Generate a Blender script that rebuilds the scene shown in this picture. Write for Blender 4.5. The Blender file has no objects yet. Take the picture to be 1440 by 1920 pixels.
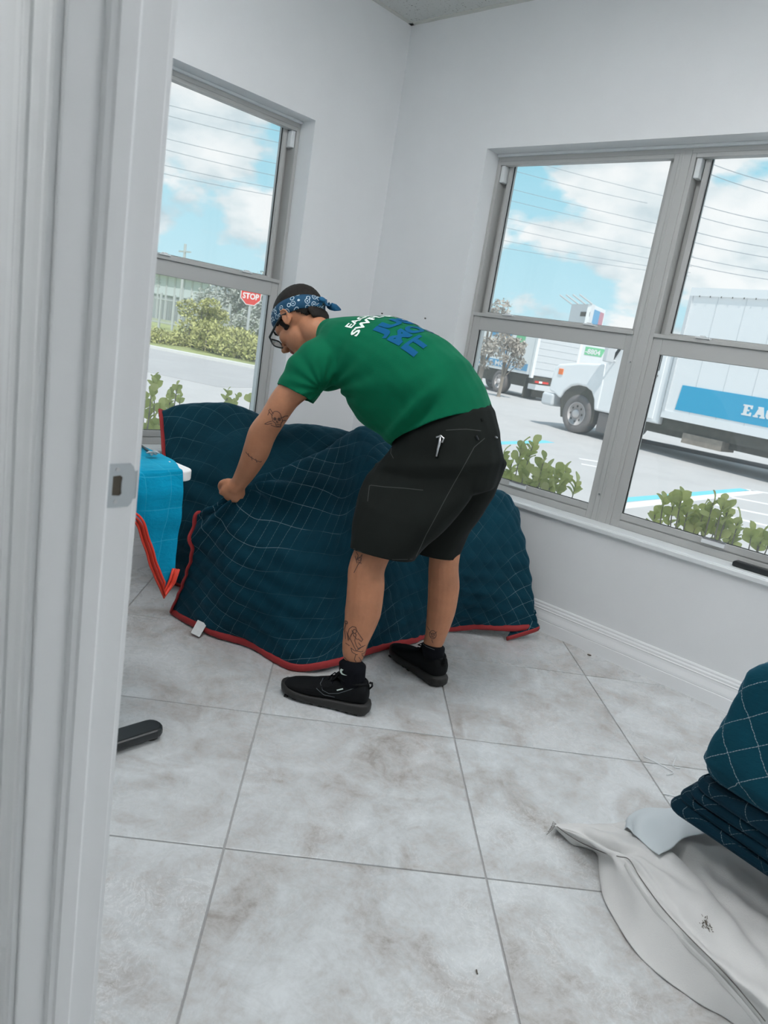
import bpy, bmesh, math, random
import numpy as np
from mathutils import Vector, Matrix, noise
from mathutils.bvhtree import BVHTree
random.seed(7); rng = np.random.default_rng(7)
PI = math.pi
SC = bpy.context.scene
COL = SC.collection

# ------------------------------------------------------------------ camera
CAM = Vector((2.8643, -2.8982, 1.1726)); YAW, PITCH, ROLL, FPX = 0.7177, 0.2314, 0.1615, 1371.92
_fw = Vector((-math.sin(YAW)*math.cos(PITCH), math.cos(YAW)*math.cos(PITCH), -math.sin(PITCH)))
_rt = _fw.cross(Vector((0, 0, 1))).normalized(); _up = _rt.cross(_fw)
RT = math.cos(ROLL)*_rt + math.sin(ROLL)*_up; UP = -math.sin(ROLL)*_rt + math.cos(ROLL)*_up
cd = bpy.data.cameras.new('camera'); cam = bpy.data.objects.new('camera', cd); COL.objects.link(cam)
cd.sensor_fit = 'VERTICAL'; cd.sensor_height = 36; cd.lens = FPX/1920*36
cd.clip_start = 0.02; cd.clip_end = 600
cd.dof.use_dof = True; cd.dof.focus_distance = 2.6; cd.dof.aperture_fstop = 7.0
m3 = Matrix((RT, UP, -_fw)).transposed(); cam.matrix_world = Matrix.Translation(CAM) @ m3.to_4x4()
SC.camera = cam

def at(px, py, d):
    """world point seen at photo pixel (px,py), d metres along the optical axis"""
    return CAM + d*(_fw + RT*((px-720)/FPX) - UP*((py-960)/FPX))
def onz(px, py, z):
    r = _fw + RT*((px-720)/FPX) - UP*((py-960)/FPX); return CAM + r*((z-CAM.z)/r.z)
def ony(px, py, y):
    r = _fw + RT*((px-720)/FPX) - UP*((py-960)/FPX); return CAM + r*((y-CAM.y)/r.y)
def onx(px, py, x):
    r = _fw + RT*((px-720)/FPX) - UP*((py-960)/FPX); return CAM + r*((x-CAM.x)/r.x)

# ------------------------------------------------------------------ world, sun, exposure
SC.view_settings.view_transform = 'Standard'; SC.view_settings.look = 'None'
SC.view_settings.exposure = 0.50; SC.view_settings.gamma = 1.0; SC.view_settings.use_curve_mapping = False
SC.cycles.max_bounces = 10; SC.cycles.diffuse_bounces = 6; SC.cycles.transparent_max_bounces = 12
SC.cycles.sample_clamp_indirect = 6.0
W = bpy.data.worlds.new('sky'); SC.world = W; W.use_nodes = True
nt = W.node_tree; nt.nodes.clear()
def N(t, typ, **kw):
    n = t.nodes.new(typ)
    for k, v in kw.items():
        if k == 'ins':
            for kk, vv in v.items(): n.inputs[kk].default_value = vv
        else: setattr(n, k, v)
    return n
def mth(t, op, a, b=None, c=None, clamp=False):
    n = t.nodes.new('ShaderNodeMath'); n.operation = op; n.use_clamp = clamp
    for i, v in enumerate((a, b, c)):
        if v is None: continue
        if isinstance(v, (int, float)): n.inputs[i].default_value = v
        else: t.links.new(v, n.inputs[i])
    return n.outputs[0]
def ramp(t, fac, stops, interp='LINEAR'):
    n = t.nodes.new('ShaderNodeValToRGB'); n.color_ramp.interpolation = interp
    e = n.color_ramp.elements
    while len(e) < len(stops): e.new(0.5)
    for el, (p, c) in zip(e, stops):
        el.position = p; el.color = tuple(c) + ((1,) if len(c) == 3 else ())
    t.links.new(fac, n.inputs[0]); return n.outputs[0]
tc = N(nt, 'ShaderNodeTexCoord'); sep = N(nt, 'ShaderNodeSeparateXYZ'); nt.links.new(tc.outputs['Generated'], sep.inputs[0])
zz = mth(nt, 'ADD', mth(nt, 'MAXIMUM', sep.outputs[2], 0.0), 0.42)
cmb = N(nt, 'ShaderNodeCombineXYZ')
nt.links.new(mth(nt, 'DIVIDE', sep.outputs[0], zz), cmb.inputs[0]); nt.links.new(mth(nt, 'DIVIDE', sep.outputs[1], zz), cmb.inputs[1])
mp = N(nt, 'ShaderNodeMapping'); mp.inputs['Location'].default_value = (0.35, 1.3, 2.2); nt.links.new(cmb.outputs[0], mp.inputs[0])
def noi(t, vec, scale, detail=8, rough=.55, dist=0.0):
    n = N(t, 'ShaderNodeTexNoise'); n.inputs['Scale'].default_value = scale; n.inputs['Detail'].default_value = detail
    n.inputs['Roughness'].default_value = rough; n.inputs['Distortion'].default_value = dist
    if vec is not None: t.links.new(vec, n.inputs['Vector'])
    return n.outputs['Fac']
big = noi(nt, mp.outputs[0], 2.3, 12, .52, .15)
fine = noi(nt, mp.outputs[0], 6.0, 9, .55)
cover = ramp(nt, mth(nt, 'ADD', big, mth(nt, 'MULTIPLY', mth(nt, 'SUBTRACT', fine, .5), .22)), [(0.455, (0, 0, 0)), (0.505, (1, 1, 1))])
cloudc = ramp(nt, fine, [(0.33, (0.46, 0.56, 0.62)), (0.48, (0.68, 0.74, 0.77)), (0.62, (0.84, 0.85, 0.86))])
blue = ramp(nt, sep.outputs[2], [(0.0, (0.52, 0.74, 0.82)), (0.25, (0.28, 0.60, 0.74)), (0.8, (0.13, 0.40, 0.68))])
mix = N(nt, 'ShaderNodeMix', data_type='RGBA'); nt.links.new(cover, mix.inputs[0]); nt.links.new(blue, mix.inputs[6]); nt.links.new(cloudc, mix.inputs[7])
bg = N(nt, 'ShaderNodeBackground'); bg.inputs[1].default_value = 0.90; nt.links.new(mix.outputs[2], bg.inputs[0])
wo = N(nt, 'ShaderNodeOutputWorld'); nt.links.new(bg.outputs[0], wo.inputs[0])

sd = bpy.data.lights.new('sun', 'SUN'); sun = bpy.data.objects.new('sun', sd); COL.objects.link(sun)
sd.energy = 2.9; sd.angle = math.radians(0.6); sd.color = (1, .965, .92)
sun.rotation_euler = Vector((-0.42, 0.30, -0.86)).to_track_quat('-Z', 'Y').to_euler()

# ------------------------------------------------------------------ materials
def mat(name, col, rough=.6, metal=0, spec=.5, var=0.0, vscale=8.0, bump=0.0, bscale=60.0, sheen=0.0, alpha=None):
    m = bpy.data.materials.new(name); m.use_nodes = True; t = m.node_tree
    b = t.nodes['Principled BSDF']; b.inputs['Base Color'].default_value = (*col, 1)
    b.inputs['Roughness'].default_value = rough; b.inputs['Metallic'].default_value = metal
    b.inputs['Specular IOR Level'].default_value = spec
    if sheen: b.inputs['Sheen Weight'].default_value = sheen; b.inputs['Sheen Roughness'].default_value = .4; b.inputs['Sheen Tint'].default_value = (min(1, col[0]*6+.25), min(1, col[1]*6+.25), min(1, col[2]*6+.3), 1)
    tcn = N(t, 'ShaderNodeTexCoord')
    if var:
        f = noi(t, tcn.outputs['Object'], vscale, 5, .6)
        a = tuple(max(0, c*(1-var)) for c in col); c2 = tuple(min(1, c*(1+var)) for c in col)
        t.links.new(ramp(t, f, [(.3, a), (.7, c2)]), b.inputs['Base Color'])
    if bump:
        bn = N(t, 'ShaderNodeBump'); bn.inputs['Strength'].default_value = bump; bn.inputs['Distance'].default_value = .002
        t.links.new(noi(t, tcn.outputs['Object'], bscale, 4, .6), bn.inputs['Height']); t.links.new(bn.outputs[0], b.inputs['Normal'])
    return m
M = {}
M['wall'] = mat('wall_paint', (.80, .815, .825), .55, var=.02, vscale=3, bump=.12, bscale=220)
M['trimw'] = mat('white_trim', (.86, .875, .885), .35, bump=.03, bscale=90)
M['jamb'] = mat('door_paint', (.84, .855, .865), .38, bump=.05, bscale=60)
M['alu'] = mat('window_aluminium', (.47, .475, .465), .38, bump=.03)
M['aluw'] = mat('sill_white', (.74, .77, .78), .35)
M['gasket'] = mat('black_gasket', (.012, .012, .012), .5)
M['stone'] = mat('exterior_wall', (.72, .68, .6), .8)
M['ground'] = mat('asphalt', (.47, .455, .45), .9, var=.05, vscale=1.5, bump=.3, bscale=30)
M['road'] = mat('road_asphalt', (.40, .39, .39), .9, var=.05, vscale=1)
M['kerb'] = mat('concrete_kerb', (.70, .69, .66), .85, var=.05)
M['grass'] = mat('grass', (.30, .33, .13), .9, var=.35, vscale=2)
M['bluep'] = mat('blue_line_paint', (.16, .56, .70), .7)
M['whitep'] = mat('white_line_paint', (.80, .80, .80), .7)
M['shirt'] = mat('green_cotton', (.0008, .112, .052), .85, spec=.12, var=.06, vscale=14, bump=.35, bscale=420, sheen=.16)
M['shorts'] = mat('charcoal_twill', (.010, .0125, .011), .85, spec=.12, bump=.2, bscale=500, sheen=.05)
M['sole'] = mat('sole_rubber', (.017, .017, .016), .6, bump=.2, bscale=80)
M['shoe'] = mat('shoe_mesh', (.004, .005, .006), .8, spec=.2, bump=.4, bscale=300)
M['sock'] = mat('black_sock', (.004, .005, .008), .9, spec=.15, bump=.3, bscale=300)
M['greyp'] = mat('grey_print', (.10, .12, .13), .5)
M['whitet'] = mat('white_print', (.70, .82, .76), .6)
M['bluet'] = mat('blue_print', (.002, .085, .21), .75, spec=.15)
M['hair'] = mat('dark_hair', (.012, .009, .007), .7, spec=.3, var=.5, vscale=90, bump=1.0, bscale=300)
M['ink'] = mat('tattoo_ink', (.09, .045, .035), .6)
M['red'] = mat('red_binding', (.33, .022, .024), .7, bump=.3, bscale=250)
M['orange'] = mat('orange_red_binding', (.62, .042, .018), .65, bump=.3, bscale=250)
M['tag'] = mat('white_care_tag', (.66, .68, .68), .7, var=.05, vscale=60)
M['desk'] = mat('white_laminate', (.78, .78, .78), .35)
M['black'] = mat('black_powder_coat', (.012, .016, .018), .35)
M['steel'] = mat('brushed_steel', (.55, .56, .57), .3, metal=1)
M['plate'] = mat('strike_nickel', (.50, .54, .56), .42, metal=.6, spec=.6)
M['hole'] = mat('dark_hole', (.10, .085, .065), .9)
M['truck'] = mat('white_truck_paint', (.84, .85, .86), .3, var=.01)
M['truckg'] = mat('grey_truck_door', (.62, .64, .66), .5)
M['chassis'] = mat('chassis_dark', (.07, .065, .05), .8, var=.3)
M['tyre'] = mat('tyre_rubber', (.16, .145, .14), .85)
M['rim'] = mat('painted_rim', (.62, .58, .57), .4)
M['amber'] = mat('amber_lens', (.85, .20, .04), .3)
M['cyan'] = mat('cyan_decal', (.0, .36, .62), .4)
M['lgreen'] = mat('green_decal', (.20, .60, .32), .5)
M['dblue'] = mat('blue_decal', (.12, .36, .60), .5)
M['stop'] = mat('stop_red', (.70, .035, .02), .5)
M['pole'] = mat('grey_pole', (.5, .52, .53), .6)
M['cable'] = mat('power_cable', (.30, .34, .38), .7)
M['bark'] = mat('grey_bark', (.28, .24, .20), .9, var=.2)
M['leafA'] = mat('hedge_leaf', (.42, .42, .16), .7, var=.5, vscale=3)
M['leafB'] = mat('pale_tree_leaf', (.42, .44, .40), .8, var=.4, vscale=2)
M['leafC'] = mat('dry_shrub_leaf', (.42, .38, .33), .8, var=.4, vscale=5)
M['bldg'] = mat('metal_siding', (.58, .63, .66), .6, var=.03, bump=.2, bscale=5)
M['bldgd'] = mat('shed_opening', (.30, .33, .35), .8)
M['bag'] = mat('woven_bag', (.66, .66, .65), .65, var=.03, vscale=10, bump=.35, bscale=420)
M['bagb'] = mat('fine_woven_bag', (.64, .70, .73), .6, bump=.35, bscale=420)
M['thread'] = mat('grey_thread', (.14, .13, .12), .8)
M['strap'] = mat('clear_strap', (.75, .78, .8), .4)
M['ceil'] = None

def leafmat():
    m = bpy.data.materials.new('clusia_leaf'); m.use_nodes = True; t = m.node_tree; b = t.nodes['Principled BSDF']
    oi = N(t, 'ShaderNodeObjectInfo')
    t.links.new(ramp(t, oi.outputs['Random'], [(0, (.26, .31, .08)), (.5, (.48, .52, .16)), (1, (.66, .66, .30))]), b.inputs['Base Color'])
    b.inputs['Roughness'].default_value = .4
    tr = N(t, 'ShaderNodeBsdfTranslucent'); tr.inputs[0].default_value = (.75, .80, .25, 1)
    mx = N(t, 'ShaderNodeMixShader'); mx.inputs[0].default_value = .35
    t.links.new(b.outputs[0], mx.inputs[1]); t.links.new(tr.outputs[0], mx.inputs[2])
    t.links.new(mx.outputs[0], t.nodes['Material Output'].inputs[0]); return m
M['leaf'] = leafmat()

def glassmat():
    m = bpy.data.materials.new('window_glass'); m.use_nodes = True; t = m.node_tree; t.nodes.remove(t.nodes['Principled BSDF'])
    tr = N(t, 'ShaderNodeBsdfTransparent'); tr.inputs[0].default_value = (.965, .975, .97, 1)
    gl = N(t, 'ShaderNodeBsdfGlossy'); gl.inputs['Roughness'].default_value = .02
    fr = N(t, 'ShaderNodeFresnel'); fr.inputs[0].default_value = 1.45
    tl = N(t, 'ShaderNodeBsdfTranslucent'); tl.inputs[0].default_value = (.9, .93, .95, 1)
    m1 = N(t, 'ShaderNodeMixShader'); t.links.new(mth(t, 'MULTIPLY', fr.outputs[0], .6), m1.inputs[0]); t.links.new(tr.outputs[0], m1.inputs[1]); t.links.new(gl.outputs[0], m1.inputs[2])
    m2 = N(t, 'ShaderNodeMixShader'); m2.inputs[0].default_value = .055; t.links.new(m1.outputs[0], m2.inputs[1]); t.links.new(tl.outputs[0], m2.inputs[2])
    t.links.new(m2.outputs[0], t.nodes['Material Output'].inputs[0]); return m
M['glass'] = glassmat()

def tilemat():
    m = bpy.data.materials.new('travertine_tile'); m.use_nodes = True; t = m.node_tree; b = t.nodes['Principled BSDF']
    tcn = N(t, 'ShaderNodeTexCoord'); oi = N(t, 'ShaderNodeObjectInfo')
    off = N(t, 'ShaderNodeVectorMath', operation='ADD'); sc = N(t, 'ShaderNodeVectorMath', operation='SCALE'); sc.inputs['Scale'].default_value = 3.7
    t.links.new(oi.outputs['Location'], sc.inputs[0]); t.links.new(tcn.outputs['Object'], off.inputs[0]); t.links.new(sc.outputs[0], off.inputs[1])
    v = off.outputs[0]
    f1 = noi(t, v, 3.4, 10, .66, 1.2); f2 = noi(t, v, 14, 10, .74, .9); f3 = noi(t, v, 60, 6, .7)
    f4 = noi(t, v, 2.2, 3, .5, .4)
    mixv = mth(t, 'ADD', mth(t, 'MULTIPLY', f1, .50), mth(t, 'ADD', mth(t, 'MULTIPLY', f2, .34), mth(t, 'MULTIPLY', f3, .16)))
    base = ramp(t, mixv, [(.38, (.33, .305, .28)), (.45, (.47, .465, .455)), (.52, (.555, .575, .58)), (.62, (.66, .69, .705))])
    # pale vein flecks
    fl = ramp(t, mth(t, 'ABSOLUTE', mth(t, 'SUBTRACT', noi(t, v, 16, 8, .75, 1.2), .5)), [(0.0, (1, 1, 1)), (.012, (0, 0, 0))])
    gate = ramp(t, f4, [(.48, (0, 0, 0)), (.60, (1, 1, 1))])
    k = mth(t, 'MULTIPLY', mth(t, 'MULTIPLY', fl, gate), .75)
    mx = N(t, 'ShaderNodeMix', data_type='RGBA'); t.links.new(k, mx.inputs[0]); t.links.new(base, mx.inputs[6]); mx.inputs[7].default_value = (.86, .87, .87, 1)
    t.links.new(mx.outputs[2], b.inputs['Base Color'])
    t.links.new(ramp(t, f2, [(.3, (.34,)*3), (.7, (.22,)*3)]), b.inputs['Roughness'])
    bn = N(t, 'ShaderNodeBump'); bn.inputs['Strength'].default_value = .12; bn.inputs['Distance'].default_value = .002
    t.links.new(f3, bn.inputs['Height']); t.links.new(bn.outputs[0], b.inputs['Normal'])
    return m
M['tile'] = tilemat()
M['grout'] = mat('grout', (.36, .36, .36), .9)

def ceilmat():
    m = mat('acoustic_tile', (.60, .61, .59), .95); t = m.node_tree; b = t.nodes['Principled BSDF']; tcn = N(t, 'ShaderNodeTexCoord')
    f = noi(t, tcn.outputs['Object'], 85, 4, .7)
    t.links.new(ramp(t, f, [(.33, (.20, .20, .19)), (.40, (.62, .63, .61))]), b.inputs['Base Color'])
    bn = N(t, 'ShaderNodeBump'); bn.inputs['Strength'].default_value = .6; bn.inputs['Distance'].default_value = .003
    t.links.new(f, bn.inputs['Height']); t.links.new(bn.outputs[0], b.inputs['Normal']); return m
M['ceil'] = ceilmat()
M['tbar'] = mat('ceiling_grid', (.62, .62, .58), .5)

def quiltmat(name, col, thread, pitch, tw=.0016, ang=45, dash=True, sheen=.22, gate=.9):
    """quilted cloth: colour plus stitched thread lines drawn in the cloth's own metric UVs"""
    m = mat(name, col, .8, spec=.10, var=.15, vscale=10, bump=0, sheen=sheen); t = m.node_tree; b = t.nodes['Principled BSDF']
    uv = N(t, 'ShaderNodeUVMap'); s = N(t, 'ShaderNodeSeparateXYZ'); t.links.new(uv.outputs[0], s.inputs[0])
    ca, sa = math.cos(math.radians(ang)), math.sin(math.radians(ang))
    a = mth(t, 'DIVIDE', mth(t, 'ADD', mth(t, 'MULTIPLY', s.outputs[0], ca), mth(t, 'MULTIPLY', s.outputs[1], sa)), pitch)
    c = mth(t, 'DIVIDE', mth(t, 'SUBTRACT', mth(t, 'MULTIPLY', s.outputs[1], ca), mth(t, 'MULTIPLY', s.outputs[0], sa)), pitch)
    def line(x, y):
        d = mth(t, 'ABSOLUTE', mth(t, 'SUBTRACT', mth(t, 'FRACT', mth(t, 'ADD', x, .5)), .5))
        l = mth(t, 'LESS_THAN', d, tw/pitch)
        if dash: l = mth(t, 'MULTIPLY', l, mth(t, 'GREATER_THAN', mth(t, 'FRACT', mth(t, 'MULTIPLY', y, pitch/.007)), .22))
        return l
    k = mth(t, 'MAXIMUM', line(a, c), line(c, a))
    wear = ramp(t, noi(t, uv.outputs[0], 2.6, 3, .5), [(.44, (0, 0, 0)), (.60, (1, 1, 1))])
    k = mth(t, 'MULTIPLY', k, mth(t, 'ADD', mth(t, 'MULTIPLY', wear, gate), 1-gate))
    src = b.inputs['Base Color'].links[0].from_socket
    mx = N(t, 'ShaderNodeMix', data_type='RGBA'); t.links.new(k, mx.inputs[0]); t.links.new(src, mx.inputs[6]); mx.inputs[7].default_value = (*thread, 1)
    t.links.new(mx.outputs[2], b.inputs['Base Color'])
    tcn = N(t, 'ShaderNodeTexCoord'); bn = N(t, 'ShaderNodeBump'); bn.inputs['Strength'].default_value = .55; bn.inputs['Distance'].default_value = .004
    w = N(t, 'ShaderNodeMapping'); w.inputs['Scale'].default_value = (1, 2.2, 1); t.links.new(uv.outputs[0], w.inputs[0])
    t.links.new(noi(t, w.outputs[0], 38, 4, .6, .8), bn.inputs['Height']); t.links.new(bn.outputs[0], b.inputs['Normal'])
    return m
M['qnavy'] = quiltmat('navy_quilted_cloth', (.0035, .038, .060), (.22, .30, .34), .060, tw=.0006, ang=42)
M['qback'] = quiltmat('dark_back_cloth', (.0038, .036, .055), (.08, .15, .18), .062, tw=.0006, ang=42)
M['qcyan'] = quiltmat('bright_blue_quilted_cloth', (.0, .25, .42), (.02, .31, .48), .085, tw=.0010, ang=0, dash=False, gate=0)
M['qstack'] = quiltmat('teal_quilted_cloth', (.004, .050, .078), (.44, .52, .55), .066, tw=.0006, gate=.3)

M['qdark'] = quiltmat('dark_folded_cloth', (.002, .020, .034), (.30, .37, .40), .066, tw=.0005, gate=.9)
def skinmat():
    m = mat('skin', (.44, .195, .105), .5, spec=.4, var=.12, vscale=16, bump=.25, bscale=260); b = m.node_tree.nodes['Principled BSDF']
    b.inputs['Subsurface Weight'].default_value = .08; b.inputs['Subsurface Radius'].default_value = (.02, .008, .004); return m
M['skin'] = skinmat()
def bandmat():
    m = mat('blue_bandana_cloth', (.006, .12, .24), .8); t = m.node_tree; b = t.nodes['Principled BSDF']; tcn = N(t, 'ShaderNodeTexCoord')
    vo = N(t, 'ShaderNodeTexVoronoi'); vo.inputs['Scale'].default_value = 46; t.links.new(tcn.outputs['Object'], vo.inputs[0])
    r1 = mth(t, 'LESS_THAN', mth(t, 'ABSOLUTE', mth(t, 'SUBTRACT', vo.outputs['Distance'], .38)), .045)
    r2 = mth(t, 'LESS_THAN', vo.outputs['Distance'], .13)
    k = mth(t, 'MAXIMUM', r1, r2)
    mx = N(t, 'ShaderNodeMix', data_type='RGBA'); t.links.new(k, mx.inputs[0]); mx.inputs[6].default_value = (.002, .055, .12, 1); mx.inputs[7].default_value = (.50, .62, .68, 1)
    t.links.new(mx.outputs[2], b.inputs['Base Color']); return m
M['bandana'] = bandmat()
M['bandplain'] = mat('blue_bandana_plain', (.003, .085, .19), .8, var=.2, vscale=30)

# ------------------------------------------------------------------ builders
def link(name, me, m=None, parent=None, smooth=False):
    o = bpy.data.objects.new(name, me); COL.objects.link(o)
    if m is not None: me.materials.append(m)
    if parent is not None: o.parent = parent
    if smooth: me.polygons.foreach_set('use_smooth', [True]*len(me.polygons))
    return o
def thing(name, label, cat, loc=(0, 0, 0), group=None):
    o = bpy.data.objects.new(name, None); COL.objects.link(o); o.empty_display_size = .1
    o.location = loc; tag(o, label, cat, group); return o
def tag(o, label=None, cat=None, group=None, kind=None):
    if label: o['label'] = label
    if cat: o['category'] = cat
    if group: o['group'] = group
    if kind: o['kind'] = kind
    return o
def settle(root):
    """children were built in world coordinates: keep them there under a moved Empty"""
    for c in root.children: c.matrix_parent_inverse = Matrix.Translation(root.location).inverted()
class MB:
    def __init__(s): s.v = []; s.f = []
    def add(s, vs, fs):
        k = len(s.v); s.v += [tuple(v) for v in vs]; s.f += [tuple(i+k for i in f) for f in fs]; return s
    def box(s, a, b, T=None):
        (x0, y0, z0), (x1, y1, z1) = a, b
        vs = [(x0,y0,z0),(x1,y0,z0),(x1,y1,z0),(x0,y1,z0),(x0,y0,z1),(x1,y0,z1),(x1,y1,z1),(x0,y1,z1)]
        if T: vs = [T(*v) for v in vs]
        return s.add(vs, [(0,3,2,1),(4,5,6,7),(0,1,5,4),(1,2,6,5),(2,3,7,6),(3,0,4,7)])
    def prism(s, prof, p0, p1, T=None):
        """profile [(a,b)] swept from p0 to p1 of the third coordinate; T maps (a,b,c)"""
        n = len(prof); T = T or (lambda a, b, c: (a, b, c))
        vs = [T(a, b, p0) for a, b in prof]+[T(a, b, p1) for a, b in prof]
        return s.add(vs, [(i, (i+1) % n, n+(i+1) % n, n+i) for i in range(n)]+[tuple(range(n-1, -1, -1)), tuple(range(n, 2*n))])
    def loft(s, rings, cap=True, close=True):
        n = len(rings[0]); vs = [p for r in rings for p in r]; fs = []
        for k in range(len(rings)-1):
            for i in range(n if close else n-1):
                j = (i+1) % n; fs.append((k*n+i, k*n+j, (k+1)*n+j, (k+1)*n+i))
        if cap: fs += [tuple(range(n-1, -1, -1)), tuple((len(rings)-1)*n+i for i in range(n))]
        return s.add(vs, fs)
    def tube(s, pts, r, n=8, cap=True, flat=None):
        pts = [Vector(p) for p in pts]; rings = []; ref = Vector((0, 0, 1))
        for i, p in enumerate(pts):
            d = (pts[min(i+1, len(pts)-1)]-pts[max(i-1, 0)]).normalized()
            if abs(d.dot(ref)) > .95 and i == 0: ref = Vector((1, 0, 0))
            a = (ref-d*ref.dot(d)).normalized(); b = d.cross(a); ref = a
            rr = r[i] if isinstance(r, (list, tuple)) else r
            k = flat if flat else 1
            rings.append([p+a*math.cos(2*PI*j/n)*rr+b*math.sin(2*PI*j/n)*rr*k for j in range(n)])
        return s.loft(rings, cap)
    def sections(s, secs, n=20, dome=3):
        """secs: (centre, A vec, B vec[, power]); ellipse-like rings, domed ends"""
        rings = []
        S = [(Vector(c), Vector(a), Vector(b), (q[0] if q else 2.0)) for c, a, b, *q in secs]
        def ring(c, a, b, p, k=1):
            out = []
            for j in range(n):
                t = 2*PI*j/n; cx, sx = math.cos(t), math.sin(t); e = 2/p
                out.append(c+a*k*math.copysign(abs(cx)**e, cx)+b*k*math.copysign(abs(sx)**e, sx))
            return out
        for which in (0, 1):
            pass
        c, a, b, p = S[0]; d = (S[0][0]-S[1][0]).normalized(); h = min(a.length, b.length)
        for i in range(dome, 0, -1):
            t = i/(dome+.4); rings.append(ring(c+d*h*.6*math.sin(t*PI/2), a, b, p, math.cos(t*PI/2)))
        for c, a, b, p in S: rings.append(ring(c, a, b, p))
        d = (S[-1][0]-S[-2][0]).normalized(); c, a, b, p = S[-1]; h = min(a.length, b.length)
        for i in range(1, dome+1):
            t = i/(dome+.4); rings.append(ring(c+d*h*.6*math.sin(t*PI/2), a, b, p, math.cos(t*PI/2)))
        return s.loft(rings)
    def limb(s, pts, rs, n=14, sub=4):
        """smooth tapered limb through joints"""
        P, R = [], []
        for i in range(len(pts)-1):
            for k in range(sub):
                t = k/sub; P.append(catmull(pts, i, t)); R.append(rs[i]*(1-t)+rs[i+1]*t)
        P.append(Vector(pts[-1])); R.append(rs[-1])
        d0 = (P[0]-P[1]).normalized(); d1 = (P[-1]-P[-2]).normalized()
        P = [P[0]+d0*R[0]*.85, P[0]+d0*R[0]*.6]+P+[P[-1]+d1*R[-1]*.6, P[-1]+d1*R[-1]*.85]
        R = [R[0]*.35, R[0]*.78]+R+[R[-1]*.78, R[-1]*.35]
        return s.tube(P, R, n)
    def ell(s, c, A, B, C, n=16, m=10):
        c, A, B, C = map(Vector, (c, A, B, C)); rings = []
        for i in range(1, m):
            t = PI*i/m; rings.append([c+C*math.cos(t)+(A*math.cos(2*PI*j/n)+B*math.sin(2*PI*j/n))*math.sin(t) for j in range(n)])
        return s.loft(rings)
    def mesh(s, name='m'):
        me = bpy.data.meshes.new(name); me.from_pydata([tuple(v) for v in s.v], [], s.f)
        bm = bmesh.new(); bm.from_mesh(me); bmesh.ops.recalc_face_normals(bm, faces=bm.faces); bm.to_mesh(me); bm.free(); return me
    def obj(s, name, m, parent=None, smooth=False, bevel=0, seg=2):
        o = link(name, s.mesh(name), m, parent, smooth)
        if bevel:
            b = o.modifiers.new('bevel', 'BEVEL'); b.width = bevel; b.segments = seg; b.limit_method = 'ANGLE'; b.angle_limit = .6
        return o
def catmull(pts, i, t):
    n = len(pts); p0, p1, p2, p3 = (Vector(pts[max(0, min(n-1, j))]) for j in (i-1, i, i+1, i+2))
    return .5*((2*p1)+(p2-p0)*t+(2*p0-5*p1+4*p2-p3)*t*t+(3*p1-p0-3*p2+p3)*t**3)
def path(pts, per=8):
    out = []
    for i in range(len(pts)-1):
        for k in range(per): out.append(catmull(pts, i, k/per))
    out.append(Vector(pts[-1])); return out
def evalmesh(o):
    dg = bpy.context.evaluated_depsgraph_get(); dg.update()
    return bpy.data.meshes.new_from_object(o.evaluated_get(dg))
def fused(mb, voxel, it=6, fac=.5):
    """union of overlapping forms as one smooth continuous surface"""
    o = link('tmp', mb.mesh()); r = o.modifiers.new('r', 'REMESH'); r.mode = 'VOXEL'; r.voxel_size = voxel
    s = o.modifiers.new('s', 'SMOOTH'); s.factor = fac; s.iterations = it
    me = evalmesh(o); bpy.data.objects.remove(o); return me
def cutaway(me, co, no, centre, rad):
    """open a garment end: remove what lies beyond the plane within rad of centre"""
    bm = bmesh.new(); bm.from_mesh(me); no = Vector(no).normalized(); co = Vector(co); centre = Vector(centre)
    vs = [v for v in bm.verts if (v.co-centre).length < rad]; S = set(vs)
    g = vs+[e for e in bm.edges if e.verts[0] in S and e.verts[1] in S]+[f for f in bm.faces if all(v in S for v in f.verts)]
    bmesh.ops.bisect_plane(bm, geom=g, plane_co=co, plane_no=no, clear_outer=False)
    kill = [f for f in bm.faces if (f.calc_center_median()-co).dot(no) > 0 and (f.calc_center_median()-centre).length < rad]
    bmesh.ops.delete(bm, geom=kill, context='FACES'); bm.to_mesh(me); bm.free()
def wrinkle(me, fn):
    me.update(); nn = [v.normal.copy() for v in me.vertices]
    for v, n_ in zip(me.vertices, nn): v.co += n_*fn(v.co)
def textmesh(s, size, offset=0.0, extrude=0.0):
    c = bpy.data.curves.new('t', 'FONT'); c.body = s; c.size = size; c.offset = offset; c.extrude = extrude; c.align_x = 'LEFT'; c.resolution_u = 3
    o = bpy.data.objects.new('t', c); COL.objects.link(o); me = evalmesh(o); bpy.data.objects.remove(o); return me
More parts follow.
